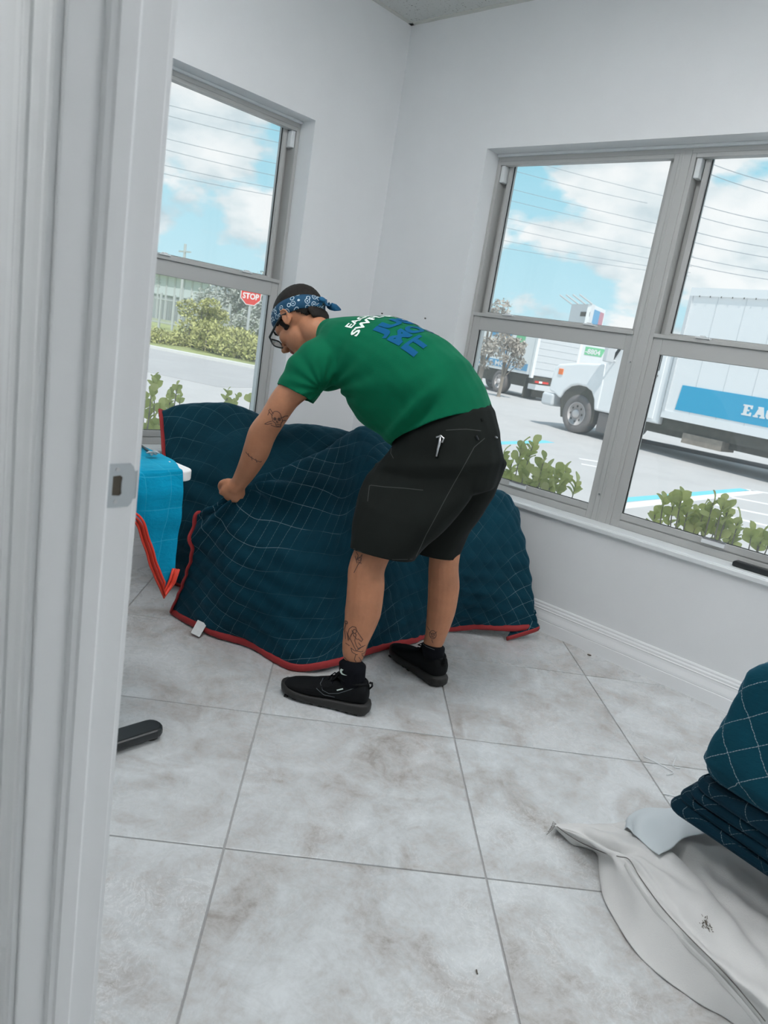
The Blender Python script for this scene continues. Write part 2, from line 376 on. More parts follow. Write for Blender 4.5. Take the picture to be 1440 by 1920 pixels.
def wrap(me, name, origin, ax, ay, m, parent, bvh, lift=.0015, step=.012, xs=1.0):
    """lay a flat (x,y) design on a curved surface: ax, ay span the design plane, rays run along -ax x ay"""
    bm = bmesh.new(); bm.from_mesh(me)
    xsr = [v.co.x for v in bm.verts]; ysr = [v.co.y for v in bm.verts]
    for ax_i, lo, hi in ((0, min(xsr), max(xsr)), (1, min(ysr), max(ysr))):
        x = lo+step
        while x < hi:
            no = (1, 0, 0) if ax_i == 0 else (0, 1, 0); co = (x, 0, 0) if ax_i == 0 else (0, x, 0)
            bmesh.ops.bisect_plane(bm, geom=bm.verts[:]+bm.edges[:]+bm.faces[:], plane_co=co, plane_no=no); x += step
    bmesh.ops.triangulate(bm, faces=bm.faces)
    ax = Vector(ax).normalized(); ay = Vector(ay); ay = (ay-ax*ay.dot(ax)).normalized(); az = ax.cross(ay); origin = Vector(origin); bad = []
    for v in bm.verts:
        p = origin+ax*v.co.x*xs+ay*v.co.y; loc, nrm, _, d = bvh.ray_cast(p+az*.25, -az)
        if loc is None or d > .45: bad.append(v); v.co = p
        else:
            if nrm.dot(az) < 0: nrm = -nrm
            v.co = loc+nrm*lift
    bmesh.ops.delete(bm, geom=bad, context='VERTS'); me2 = bpy.data.meshes.new(name); bm.to_mesh(me2); bm.free()
    return link(name, me2, m, parent)
def strokes(lines, w):
    """pen strokes as thin flat ribbons in the xy plane"""
    mb = MB()
    for L in lines:
        L = [Vector((x, y, 0)) for x, y in L]
        for a, b in zip(L[:-1], L[1:]):
            d = (b-a)
            if d.length < 1e-6: continue
            n_ = Vector((-d.y, d.x, 0)).normalized()*w/2; e = d.normalized()*w*.3
            mb.add([a-e+n_, a-e-n_, b+e-n_, b+e+n_], [(0, 1, 2, 3)])
    me = bpy.data.meshes.new('s'); me.from_pydata(mb.v, [], mb.f); return me
def circ(cx, cy, rx, ry=None, n=14, a0=0, a1=2*PI):
    ry = ry or rx; return [(cx+rx*math.cos(a0+(a1-a0)*i/n), cy+ry*math.sin(a0+(a1-a0)*i/n)) for i in range(n+1)]

# ================================================================== ROOM SHELL
H = 2.674; RX = 4.2; RY = -2.42; G = -0.30; TH = .24
def struct(o): o['kind'] = 'structure'; return o
OX, OW, OZ0, OZ1 = .60, 1.87, .522, 2.081
w_ = MB()
w_.box((-TH, 0, G), (OX, TH, 2.95)).box((OX, 0, G), (OX+OW, TH, OZ0)).box((OX, 0, OZ1), (OX+OW, TH, 2.95)).box((OX+OW, 0, G), (RX+.2, TH, 2.95))
wall_back = struct(w_.obj('wall_back', M['wall']))
LY, LW = -.529, .935
w_ = MB()
w_.box((-TH, LY, G), (0, 0, 2.95)).box((-TH, LY-LW, G), (0, LY, OZ0)).box((-TH, LY-LW, OZ1), (0, LY, 2.95)).box((-TH, -3.8, G), (0, LY-LW, 2.95))
wall_left = struct(w_.obj('wall_left', M['wall']))
struct(MB().box((RX, -3.8, G), (RX+.2, 0, 2.95)).obj('wall_right', M['wall']))
DX0, DX1, DZ = 2.0, 2.95, 2.06
w_ = MB()
w_.box((0, RY-.117, 0), (DX0, RY, 2.95)).box((DX0, RY-.117, DZ), (DX1, RY, 2.95)).box((DX1, RY-.117, 0), (RX, RY, 2.95))
struct(w_.obj('wall_front', M['wall']))
struct(MB().box((-.24, -4.0, G), (RX+.2, -3.8, 2.95)).obj('wall_rear', M['wall']))
struct(MB().box((-.9, -4.6, 2.95), (RX+.9, .9, 3.15)).obj('ceiling_roof', M['stone']))
# anchors left in the wall above the corner
for p in (ony(717, 588, 0), ony(798, 597, 0)):
    s = MB().tube([p+Vector((0, .004, 0)), p+Vector((0, -.006, 0))], .0035, 8).obj('screw', M['chassis'], wall_back)

# floor: slab with grout, every tile a piece of its own laid diagonally
floor = struct(MB().box((-.02, -3.82, -.30), (RX+.02, .02, -.003)).obj('floor', M['grout']))
TS = .61; s2 = math.sqrt(.5); E1 = Vector((s2, s2, 0)); E2 = Vector((-s2, s2, 0)); T0 = Vector((1.7443, -1.9747, 0))
def clip(poly, ax, lim, keep_less):
    out = []
    for i in range(len(poly)):
        a, b = poly[i], poly[(i+1) % len(poly)]; ia = (a[ax] <= lim) == keep_less; ib = (b[ax] <= lim) == keep_less
        if ia: out.append(a)
        if ia != ib: t = (lim-a[ax])/(b[ax]-a[ax]); out.append(a+(b-a)*t)
    return out
full_tile = None
for i in range(-9, 10):
    for j in range(-9, 10):
        c = T0+E1*(i+.5)*TS+E2*(j+.5)*TS; h = TS/2-.0022
        poly = [c-E1*h-E2*h, c+E1*h-E2*h, c+E1*h+E2*h, c-E1*h+E2*h]
        for ax, lim, kl in ((0, 0.003, False), (0, RX-.003, True), (1, -.003, True), (1, -3.79, False)): poly = clip(poly, ax, lim, kl) if poly else poly
        if len(poly) < 3: continue
        whole = len(poly) == 4 and abs((poly[0]-poly[1]).length-2*h) < 1e-4 and abs((poly[1]-poly[2]).length-2*h) < 1e-4
        if whole and full_tile:
            o = bpy.data.objects.new('floor_tile', full_tile.data); COL.objects.link(o); o.parent = floor; o.location = c
            b = o.modifiers.new('bevel', 'BEVEL'); b.width = .0016; b.segments = 2; continue
        q = [p-c for p in poly]; n_ = len(q)
        mb = MB(); mb.add([(p.x, p.y, -.012) for p in q]+[(p.x, p.y, 0) for p in q], [tuple(range(n_-1, -1, -1)), tuple(range(n_, 2*n_))]+[(k, (k+1) % n_, n_+(k+1) % n_, n_+k) for k in range(n_)])
        o = mb.obj('floor_tile', M['tile'], floor, bevel=.0016); o.location = c
        if whole: full_tile = o

# ceiling grid
ceiling = struct(MB().box((0, -3.8, H+.02), (RX, 0, H+.06)).obj('ceiling', M['wall']))
CT = .607
FILLS = [(1.21, -1.82), (3.03, -.6)]  # places of the panels added out of view to brighten the room
ctile = None
for i in range(7):
    for j in range(7):
        x0, x1 = i*CT+.012, min((i+1)*CT, RX)-.012; y1, y0 = -j*CT-.012, max(-(j+1)*CT, -3.8)+.012
        if x1-x0 < .05 or y1-y0 < .05: continue
        cx_, cy_ = i*CT+CT/2, -j*CT-CT/2
        if any(abs(cx_-lx-CT/2+.0) < .31 and abs(cy_-ly+.0) < .62 for lx, ly in FILLS): continue
        MB().box((x0, y0, H+.002), (x1, y1, H+.018)).obj('ceiling_tile', M['ceil'], ceiling)
for i in range(1, 7): MB().box((i*CT-.012, -3.8, H-.001), (i*CT+.012, 0, H+.006)).obj('grid_bar', M['tbar'], ceiling)
for j in range(1, 7): MB().box((0, -j*CT-.012, H-.0015), (RX, -j*CT+.012, H+.006)).obj('grid_bar', M['tbar'], ceiling)
MB().box((0, -.024, H-.002), (RX, 0, H+.006)).obj('wall_angle', M['tbar'], ceiling)
MB().box((0, -3.8, H-.002), (.024, 0, H+.006)).obj('wall_angle', M['tbar'], ceiling)

def fillmat(strength, col):
    m = bpy.data.materials.new('added_fill_glow'); m.use_nodes = True; t = m.node_tree; t.nodes.remove(t.nodes['Principled BSDF'])
    e = N(t, 'ShaderNodeEmission'); e.inputs[0].default_value = (*col, 1); e.inputs[1].default_value = strength
    t.links.new(e.outputs[0], t.nodes['Material Output'].inputs[0]); return m
FILL_MAT = fillmat(9.3, (.99, .99, 1.0))  # glow of the added panels
def fill_panel(x, y, w, d, label):  # unseen glowing panel, added to raise the interior brightness
    r = thing('fill_light', label, 'fill light', (x, y, H), 'added fill panels')
    MB().box((-w/2, -d/2, -.004), (-w/2+.02, d/2, .02)).box((w/2-.02, -d/2, -.004), (w/2, d/2, .02)).box((-w/2, -d/2, -.004), (w/2, -d/2+.02, .02)).box((-w/2, d/2-.02, -.004), (w/2, d/2, .02)).obj('fill_frame', M['tbar'], r)
    MB().box((-w/2+.02, -d/2+.02, .002), (w/2-.02, d/2-.02, .006)).obj('fill_diffuser', FILL_MAT, r)
for (lx, ly), where in zip(FILLS, ('above the white desk', 'above the right-hand back corner')):
    fill_panel(lx+CT/2, ly, .58, 1.18, 'added white ceiling fill panel '+where+', out of the photo')
fill_panel(1.5, -3.25, 1.18, .58, 'added white fill panel in the hallway ceiling, out of the photo')  # another added panel, brightens the hallway wall

# baseboards
BP = [(0, 0), (.016, 0), (.016, .052), (.0135, .055), (.0135, .0565), (.016, .058), (.015, .066), (.010, .088), (.0085, .099), (.0105, .101), (.0105, .104), (.0085, .106), (.0085, .115), (.0055, .121), (.0055, .128), (.003, .134), (0, .134)]
struct(MB().prism(BP, 0, RX, lambda a, b, c: (c, -a, b)).obj('baseboard_back', M['trimw']))
struct(MB().prism(BP, 0, RY, lambda a, b, c: (a, c, b)).obj('baseboard_left', M['trimw']))
struct(MB().prism(BP, RY, 0, lambda a, b, c: (RX-a, c, b)).obj('baseboard_right', M['trimw']))

# windows -----------------------------------------------------------
def window(name, T, units, width, label=None):
    root = struct(MB().box((0, .10, 2.052), (width, .19, OZ1), T).box((0, .10, OZ0+.0), (width, .19, .541), T).obj(name, M['alu']))
    bv = dict(bevel=.0015, seg=1)
    MB().box((-.002, -.018, OZ0-.004), (width+.002, .0, OZ0+.018), T).box((0, 0, OZ0), (width, .105, OZ0+.020), T).obj('window_sill', M['aluw'], root, bevel=.004)
    MB().box((0, .085, OZ1-.012), (width, .102, OZ1), T).obj('header_trim', M['aluw'], root, bevel=.003)
    for k in range(units):
        u = k*.925
        # fixed frame of the unit
        f = MB().box((u, .10, .541), (u+.018, .19, 2.052), T).box((u+.855, .10, .541), (u+.8775, .19, 2.052), T)
        f.box((u+.018, .16, 1.345), (u+.045, .19, 2.052), T).box((u+.018, .10, 2.035), (u+.855, .135, 2.052), T)
        f.obj('unit_frame', M['alu'], root, **bv)
        MB().box((u+.020, .108, 1.962), (u+.041, .15, 2.035), T).obj('balance_cover', M['aluw'], root, **bv)
        # upper sash
        f = MB().box((u+.045, .135, 1.345), (u+.066, .17, 2.052), T).box((u+.828, .135, 1.345), (u+.855, .17, 2.052), T)
        f.box((u+.066, .135, 2.045), (u+.828, .17, 2.052), T).box((u+.066, .135, 1.345), (u+.828, .17, 1.371), T)
        us = f.obj('upper_sash', M['alu'], root, **bv)
        MB().box((u+.066, .151, 1.371), (u+.828, .155, 2.045), T).obj('pane', M['glass'], us)
        g = MB()
        for a, b in (((.066, 1.371), (.0695, 2.045)), ((.8255, 1.371), (.828, 2.045)), ((.066, 2.042), (.828, 2.045)), ((.066, 1.371), (.828, 1.3725))): g.box((u+a[0], .147, a[1]), (u+b[0], .151, b[1]), T)
        g.obj('gasket', M['gasket'], us)
        # lower sash, nearer the room
        f = MB().box((u+.018, .105, .541), (u+.058, .135, 1.355), T).box((u+.824, .105, .541), (u+.855, .135, 1.355), T)
        f.box((u+.058, .105, 1.281), (u+.824, .135, 1.346), T).box((u+.018, .095, 1.346), (u+.855, .135, 1.362), T)
        f.box((u+.058, .105, .541), (u+.824, .135, .572), T).box((u+.058, .109, .572), (u+.824, .135, .577), T).box((u+.058, .105, .577), (u+.824, .135, .604), T)
        ls = f.obj('lower_sash', M['alu'], root, **bv)
        MB().box((u+.058, .119, .604), (u+.824, .123, 1.281), T).obj('pane', M['glass'], ls)
        g = MB()
        for a, b in (((.058, .604), (.0615, 1.281)), ((.822, .604), (.824, 1.281)), ((.058, .604), (.824, .6065))): g.box((u+a[0], .115, a[1]), (u+b[0], .119, b[1]), T)
        g.obj('gasket', M['gasket'], ls)
        for uu in (.19, .62):
            MB().box((u+uu, .088, 1.362), (u+uu+.055, .12, 1.368), T).box((u+uu+.014, .092, 1.368), (u+uu+.034, .112, 1.374), T).obj('latch', M['aluw'], ls, bevel=.001, seg=1)
        MB().box((u+.41, .092, .585), (u+.50, .107, .606), T).box((u+.41, .092, .601), (u+.50, .112, .606), T).obj('finger_lift', M['aluw'], ls, bevel=.0015, seg=1)
        MB().tube([T(u+.868, .101, 1.235), T(u+.868, .096, 1.235)], .004, 8).obj('screw', M['steel'], root)
        MB().tube([T(u+.868, .101, .66), T(u+.868, .096, .66)], .004, 8).obj('screw', M['steel'], root)
        if k < units-1:
            MB().box((u+.8775, .098, .541), (u+.925, .20, 2.065), T).box((u+.889, .0965, .541), (u+.893, .10, 2.065), T).obj('mullion', M['alu'], root, **bv)
    return root
win1 = window('window_1', lambda u, w, z: (OX+u, w, z), 2, OW)
win2 = window('window_2', lambda u, w, z: (-w, LY-u, z), 1, LW)

# door frame beside the camera --------------------------------------
XJ = 2.017
df = struct(MB().box((2.0, RY-.117, 0), (XJ, RY, DZ-.02)).box((DX1-.017, RY-.117, 0), (DX1, RY, DZ-.02)).box((2.0, RY-.117, DZ-.02), (DX1, RY, DZ)).obj('door_frame', M['jamb'], bevel=.002))
sp = [(XJ, -2.458), (XJ+.004, -2.4585), (XJ+.0085, -2.4605), (XJ+.0115, -2.4645), (XJ+.0115, -2.485), (XJ+.0085, -2.488), (XJ+.0070, -2.494), (XJ+.0025, -2.4965), (XJ, -2.497)]
MB().prism(sp, 0, DZ-.02).obj('door_stop', M['jamb'], df)
MB().prism([(DX1-.017, -2.497), (DX1-.028, -2.495), (DX1-.028, -2.464), (DX1-.017, -2.462)], 0, DZ-.02).obj('door_stop', M['jamb'], df)
cp = [(0, 0), (0, .008), (.004, .0105), (.011, .0105), (.013, .0085), (.016, .0085), (.024, .012), (.034, .0145), (.040, .0145), (.0415, .012), (.044, .012), (.0455, .0165), (.052, .019), (.058, .019), (.060, .0175), (.062, .019), (.076, .019), (.080, .015), (.080, 0)]
YH = RY-.117
MB().prism([(XJ-.006-a, YH-b) for a, b in cp], 0, DZ+.07).obj('casing', M['jamb'], df, bevel=.0008)
MB().prism([(XJ-.006-a, RY+b) for a, b in cp], 0, DZ+.07).obj('casing', M['jamb'], df)
MB().prism([(DX1-.011+a, YH-b) for a, b in cp], 0, DZ+.07).obj('casing', M['jamb'], df)
MB().prism([(DX1-.011+a, RY+b) for a, b in cp], 0, DZ+.07).obj('casing', M['jamb'], df)
# strike plate with a rounded hole and a curved lip
zs = onx(222, 910, XJ).z
def plate():
    mb = MB(); hz = .0285; y0, y1 = -2.4585, -2.4225; hy, hr = (-2.4535, -2.4385), .0135
    outer = [(y0, -hz), (y1-.006, -hz), (y1-.002, -hz+.004), (y1, -hz+.009), (y1, hz-.009), (y1-.002, hz-.004), (y1-.006, hz), (y0, hz)]
    inner = [(hy[0]+.003, -hr), (hy[1]-.002, -hr), (hy[1], -hr+.003), (hy[1]-.001, 0), (hy[1], hr-.003), (hy[1]-.002, hr), (hy[0]+.003, hr), (hy[0], 0)]
    order = [(hy[0]+.002, -hr+.001), (hy[1]-.003, -hr), (hy[1], -hr+.003), (hy[1]-.0008, -.005), (hy[1]-.0008, .005), (hy[1], hr-.003), (hy[1]-.003, hr), (hy[0]+.002, hr-.001)]
    vs = []
    for x in (XJ, XJ+.0018):
        vs += [(x, a, zs+b) for a, b in outer]+[(x, a, zs+b) for a, b in order]
    n = 8; fs = []
    for i in range(n):
        j = (i+1) % n; fs += [(16+i, 16+j, 24+j, 24+i), (i, j, 16+j, 16+i), (8+i, 8+j, 24+j, 24+i)]
    mb.add(vs, fs)
    # lip bending over the jamb edge
    lip = [(XJ+.0018, y1), (XJ+.0012, y1+.003), (XJ-.002, y1+.0065), (XJ-.0035, y1+.0065), (XJ, y1+.003), (XJ, y1)]
    mb.prism([(a, b) for a, b in lip], zs-hz+.010, zs+hz-.010)
    return mb
sp_ = plate().obj('strike_plate', M['plate'], df)
MB().box((XJ-.0005, -2.4545, zs-.014), (XJ+.0006, -2.438, zs+.014)).obj('latch_hole', M['hole'], sp_)
for dz in (-.021, .021): MB().tube([(XJ, -2.446, zs+dz), (XJ+.0026, -2.446, zs+dz)], .0028, 10).obj('screw', M['steel'], sp_)

# ================================================================== OUTSIDE
struct(MB().box((-160, -120, G-.2), (160, 200, G)).obj('ground_parking', M['ground']))
def flat(name, pts, m, t=.004, z=G, parent=None):
    mb = MB(); n = len(pts); mb.add([(p[0], p[1], z) for p in pts]+[(p[0], p[1], z+t) for p in pts], [tuple(range(n-1, -1, -1)), tuple(range(n, 2*n))]+[(k, (k+1) % n, n+(k+1) % n, n+k) for k in range(n)])
    return mb.obj(name, m, parent)
def g2(px, py): p = onz(px, py, G); return (p.x, p.y)
# road beyond the left window, verge behind it
rd = (Vector(g2(490, 690))-Vector(g2(275, 648))).normalized(); rn = Vector((-rd.y, rd.x))
if rn.dot(Vector((-1, 0))) < 0: rn = -rn
r0 = Vector(g2(275, 652))
struct(flat('road', [r0-rd*80, r0+rd*7.5, r0+rd*7.5-rn*6, r0-rd*80-rn*6], M['road'], .006))
struct(flat('kerb', [r0-rd*80, r0+rd*7.5, r0+rd*7.5+rn*.25, r0-rd*80+rn*.25], M['kerb'], .09))
struct(flat('ground_verge', [r0-rd*80+rn*.25, r0+rd*4.5+rn*.25, r0-rd*4+rn*30, r0-rd*80+rn*30], M['grass'], .05))
# painted bay lines
def line(a, b, w, m):
    a, b = Vector(g2(*a)), Vector(g2(*b)); d = (b-a).normalized(); n = Vector((-d.y, d.x))*w/2
    return struct(flat('trim_bay_line', [a-n, b-n, b+n, a+n], m, .003))
line((1140, 940), (1397, 918), .16, M['bluep']); line((930, 831), (1030, 828), .22, M['bluep'])
line((1140, 952), (1420, 922), .18, M['whitep'])
for a, b in (((1400, 918), (1500, 935)), ((1370, 932), (1500, 957)), ((1340, 946), (1500, 978)), ((1310, 956), (1500, 1000))): line(a, b, .11, M['whitep'])
for a, b in (((1086, 860), (1124, 866)), ((1090, 870), (1122, 876))): line(a, b, .1, M['whitep'])

# foliage clouds ------------------------------------------------------
def foliage(name, blobs, n, size, m, parent, seed=1, kind='stuff'):
    """thousands of small leaf quads filling the given ellipsoids"""
    r = np.random.default_rng(seed); V = []; vol = np.array([b[1][0]*b[1][1]*b[1][2] for b in blobs]); vol = vol/vol.sum()
    for (c, s), w in zip(blobs, vol):
        k = max(6, int(n*w)); d = r.normal(size=(k, 3)); d /= np.linalg.norm(d, axis=1)[:, None]
        rad = r.uniform(.55, 1.03, size=(k, 1)); p = np.array(c)+d*rad*np.array(s)
        a = r.normal(size=(k, 3)); a /= np.linalg.norm(a, axis=1)[:, None]; b = np.cross(a, r.normal(size=(k, 3))); b /= np.linalg.norm(b, axis=1)[:, None]
        sz = size*r.uniform(.6, 1.4, size=(k, 1)); V.append(np.stack([p-a*sz, p+b*sz*.5, p+a*sz, p-b*sz*.5], axis=1))
    V = np.concatenate(V).reshape(-1, 3); nf = len(V)//4
    me = bpy.data.meshes.new(name); me.vertices.add(len(V)); me.vertices.foreach_set('co', V.ravel())
    me.loops.add(nf*4); me.loops.foreach_set('vertex_index', np.arange(nf*4)); me.polygons.add(nf)
    me.polygons.foreach_set('loop_start', np.arange(nf)*4); me.update(); me.validate()
    o = link(name, me, m, parent); 
    if kind: o['kind'] = kind
    return o
def tree(name, label, cat, base, h, spread, m, n, leaf, group=None, seed=1, trunk=.5, blobs=None):
    root = thing(name, label, cat, base, group); b = Vector(base)
    r = random.Random(seed); mb = MB(); B = []
    mb.tube([(0, 0, 0), (.05*spread, 0, h*.3), (-.04*spread, .03, h*.7)], [h*.03, h*.022, h*.008], 7)
    for k in range(blobs or 7):
        a = r.uniform(0, 2*PI); q = r.uniform(.15, .75)*spread; z = h*r.uniform(trunk, .88)
        p = (q*math.cos(a), q*math.sin(a), z); mb.tube([(0, 0, h*.3*r.uniform(.5, 1.2)), (p[0]*.5, p[1]*.5, z*.75), p], [h*.012, h*.008, h*.003], 5)
        s = spread*r.uniform(.30, .5); B.append((p, (s, s, s*r.uniform(.6, .9))))
    mb.obj('trunk', M['bark'], root); foliage('foliage', B, n, leaf, m, root, seed); return root
# left window view: stop sign, hedge, fence, shed, trees
P = Vector((*g2(458, 668), G)); top = at(471, 541, 26.9)
r = thing('stop_sign', 'red octagonal STOP sign on a grey post across the road', 'stop sign', P)
hz = onz(458, 668, G); zc = .0
sgc = at(470.5, 553, 26.6); sgc = Vector((P.x, P.y, sgc.z)); nrm = (CAM-sgc); nrm.z = 0; nrm.normalize(); sx = Vector((0, 0, 1)).cross(nrm)
def octa(rad, t0, t1, name, m, par):
    mb = MB(); pr = [(rad*math.cos(PI/8+k*PI/4), rad*math.sin(PI/8+k*PI/4)) for k in range(8)]
    mb.prism(pr, t0, t1, lambda a, b, c: sgc-P+sx*a+Vector((0, 0, b))+nrm*c); return mb.obj(name, m, par)
MB().tube([(0, 0, 0), (0, 0, sgc.z-P.z+.3)], .05, 8).obj('post', M['pole'], r)
o = octa(.40, .05, .06, 'sign_plate', M['whitep'], r); octa(.37, .06, .064, 'red_face', M['stop'], o)
tm = textmesh('STOP', .40, .012); q = link('lettering', tm, M['whitep'], o)
ws = [v.co.x for v in tm.vertices]; k = .58/(max(ws)-min(ws))
for v in tm.vertices: p = sgc-P+sx*((v.co.x-min(ws))*k-.29)+Vector((0, 0, (v.co.y)*k*1.15-.15))+nrm*.067; v.co = p
def gp(px, py, z=G): p = onz(px, py, G); return Vector((p.x, p.y, z))
hd = Vector((0, 0, 0))
def hedge(name, label, pts, hh, w, m, n, seed, leaf=.10):
    c0 = sum(pts, Vector())/len(pts); root = thing(name, label, 'hedge', c0); B = []; mb = MB(); rr = random.Random(seed)
    for p, h_ in zip(pts, hh):
        for s in range(3):
            q = p-c0+Vector((rr.uniform(-.4, .4), rr.uniform(-.4, .4), 0)); hq = h_*rr.uniform(.75, 1.05)
            B.append(((q.x, q.y, hq*.5), (w*rr.uniform(.8, 1.2), w*rr.uniform(.8, 1.2), hq*.52))); MB().tube([(q.x, q.y, 0), (q.x+.1, q.y, hq*.7)], .03, 5).obj('stem', M['bark'], root)
    foliage('foliage', B, n, leaf, m, root, seed); return root
hp = [gp(x, y) for x, y in ((378, 656), (395, 662), (412, 666), (430, 670), (448, 674), (466, 678), (486, 682))]
hedge('hedge', 'clipped yellow-green hedge behind the kerb, left of the stop sign post', hp, [1.15, 1.10, 1.05, 1.0, .95, .92, .88], .62, M['leafA'], 11000, 3, .06)
hp = [gp(x, y) for x, y in ((250, 640), (275, 643), (300, 646), (325, 650), (350, 653))]
hedge('weeds', 'pale loose weeds growing along the verge beyond the road', hp, [.55, .5, .6, .45, .6], .6, M['leafA'], 2600, 4, .05)
tree('tree', 'yellow-green bushy sapling rising behind the left end of the hedge', 'tree', gp(372, 652), 1.9, .9, M['leafA'], 3000, .06, None, 5, .12, 10)
# grey-green trees
tg = 'pale trees beyond the road'
tree('tree', 'broad grey-green tree behind the stop sign', 'tree', tuple(at(462, 600, 42)*1)[:2]+(G,), 3.6, 3.0, M['leafB'], 14000, .09, tg, 11, .2, 14)
tree('tree', 'grey-green tree between the metal shed and the stop sign', 'tree', tuple(at(420, 585, 48))[:2]+(G,), 3.9, 2.6, M['leafB'], 9000, .09, tg, 12, .2, 12)
tree('tree', 'sparse pale tree rising behind the metal shed', 'tree', tuple(at(352, 560, 75))[:2]+(G,), 5.2, 3.2, M['leafB'], 3000, .12, tg, 13, .35)
tree('tree', 'grey-green tree at the far right of the left window', 'tree', tuple(at(512, 590, 36))[:2]+(G,), 3.2, 2.0, M['leafB'], 8000, .08, tg, 14, .2, 12)
# shed
def plan(px, py, d): p = at(px, py, d); return Vector((p.x, p.y, G))
A = plan(250, 560, 62); B = plan(392, 560, 58); ux = (B-A).normalized(); L = (B-A).length; uy = Vector((0, 0, 1)).cross(ux)
if uy.dot(A-CAM) < 0: uy = -uy
r = thing('shed', 'long pale grey metal shed behind the black iron fence', 'building', A)
TT = lambda a, b, c: tuple(ux*a+uy*b+Vector((0, 0, c)))
MB().box((0, 0, 2.0), (L, 7, 3.7), TT).box((0, 1.5, 0), (L, 7, 2.0), TT).obj('wall', M['bldg'], r)
MB().prism([(-.4, 4.55), (-.4, 4.7), (3.5, 5.5), (7.4, 4.7), (7.4, 4.55)], -.3, L+.3, lambda a, b, c: TT(c, a, b-1.0)).obj('roof', M['bldg'], r)
for k in range(10): MB().box((k*L/9-.08, -.05, 0), (k*L/9+.08, .05, 3.6), TT).obj('post', M['pole'], r)
for a, b in ((.15, .30), (.32, .47)): MB().box((L*a, 1.42, 0), (L*b, 1.5, 1.8), TT).obj('bay_opening', M['bldgd'], r)
for k in range(3): MB().box((L*.30, -.03, 2.6+k*.25), (L*.36, 0, 2.7+k*.25), TT).obj('louvre', M['pole'], r)
# iron fence in front of it
A = plan(250, 590, 40); B = plan(430, 590, 38); ux = (B-A).normalized(); L = (B-A).length
r = thing('iron_fence', 'thin dark iron fence with upright bars in front of the shed', 'fence', A)
f3 = lambda a, b, c: tuple(ux*a+Vector((-ux.y, ux.x, 0))*b+Vector((0, 0, c)))
for z in (.35, 1.55): MB().box((0, -.02, z), (L, .02, z+.05), f3).obj('rail', M['pole'], r)
for k in range(0, 8): MB().box((L*k/7-.05, -.05, 0), (L*k/7+.05, .05, 1.9), f3).obj('post', M['pole'], r)
mb = MB()
for k in range(80): mb.box((L*k/80-.012, -.012, .3), (L*k/80+.012, .012, 1.7), f3)
o = mb.obj('bars', M['pole'], r); o['kind'] = 'stuff'
# utility pole
b = plan(344, 500, 55); t_ = at(346, 458, 55)
r = thing('utility_pole', 'slim grey utility pole standing behind the shed', 'pole', b)
MB().tube([(0, 0, 0), (0, 0, t_.z-G)], .10, 8).obj('post', M['pole'], r); MB().box((-.8, -.05, t_.z-G-.6), (.8, .05, t_.z-G-.5)).obj('crossarm', M['pole'], r)

# power lines: long sagging cables over the street
def wire(label, a, b, grp):
    a, b = Vector(a), Vector(b); d = b-a; pts = []
    for k in range(-6, 27):
        t = k/20; p = a+d*t; p.z += .10*((t-.5)**2-.25); pts.append(p)
    o = MB().tube(pts, .011, 5).obj('power_line', M['cable']); tag(o, label, 'cable', grp)
names = ['topmost', 'second', 'third', 'fourth', 'fifth', 'sixth', 'seventh', 'eighth']
lw = [((300, 193), (529, 247)), ((300, 213), (520, 267)), ((300, 257), (515, 306)), ((300, 278), (513, 329)), ((300, 308), (510, 352)), ((300, 324), (508, 366))]
for k, (a, b) in enumerate(lw): wire(f'thin grey cable crossing the left window sky, {names[k]} of six', at(*a, 27), at(*b, 30), 'power lines over the left window')
rw = [((1033, 313), (1440, 341), 1), ((981, 325), (1440, 362), 1), ((969, 357), (1440, 415), 1), ((961, 377), (1440, 437), 1), ((969, 413), (1440, 464), 1), ((949, 427), (1440, 483), 1), ((940, 450), (1440, 509), 1), ((935, 463), (1440, 524), 1)]
mids = [(1339, 309), (1335, 328), (1323, 387), (1319, 409), (1311, 437), (1307, 456), (1301, 483), (1299, 498)]
mid1 = [(1243, 367), (1158, 369), (1230, 419), (1222, 437), (1222, 466), (1214, 484), (1210, 498), (1206, 506)]
for k in range(8):
    wire(f'thin grey cable over the parking lot, {names[k]} seen through the middle pane', at(*rw[k][0], 34), at(*mid1[k], 33), 'power lines over the parking lot')
    wire(f'thin grey cable above the white truck roof, {names[k]} in the right-hand pane', at(*mids[k], 24), at(*rw[k][1], 23), 'power lines above the truck')

# ------------------------------------------------------------------ trucks
def wheel(par, u, v, F, r=.45, w=.28):
    o = None; n = 32
    def ringf(rad, vv): return [F(u+rad*math.cos(2*PI*j/n), vv, r+rad*math.sin(2*PI*j/n)) for j in range(n)]
    mb = MB(); mb.loft([ringf(r*.60, v+.015), ringf(r*.66, v-.012), ringf(r*.9, v-.012), ringf(r*.985, v+.02), ringf(r, v+.06), ringf(r, v+w), ringf(r*.6, v+w)], cap=False)
    t = mb.obj('tyre', M['tyre'], par, True)
    mb = MB(); mb.loft([ringf(r*.62, v+.0), ringf(r*.58, v-.005), ringf(r*.56, v+.05), ringf(r*.52, v+.07), ringf(r*.30, v+.03), ringf(r*.22, v+.02), ringf(r*.20, v-.04), ringf(r*.10, v-.05)])
    rim = mb.obj('rim', M['rim'], t, True)
    for k in range(8):
        mb = MB(); a = 2*PI*k/8; cu, cz = u+r*.40*math.cos(a), r+r*.40*math.sin(a)
        mb.loft([[F(cu+.03*math.cos(b), vv, cz+.03*math.sin(b)) for b in (0, 1, 2, 3, 4, 5)] for vv in (v+.05, v+.0)]).obj('wheel_hole', M['chassis'], t)
    return t
def planar(me, name, F, u0, z0, k, v, m, par):
    for q in me.vertices: q.co = F(u0+q.co.x*k, v, z0+q.co.y*k)
    return link(name, me, m, par)
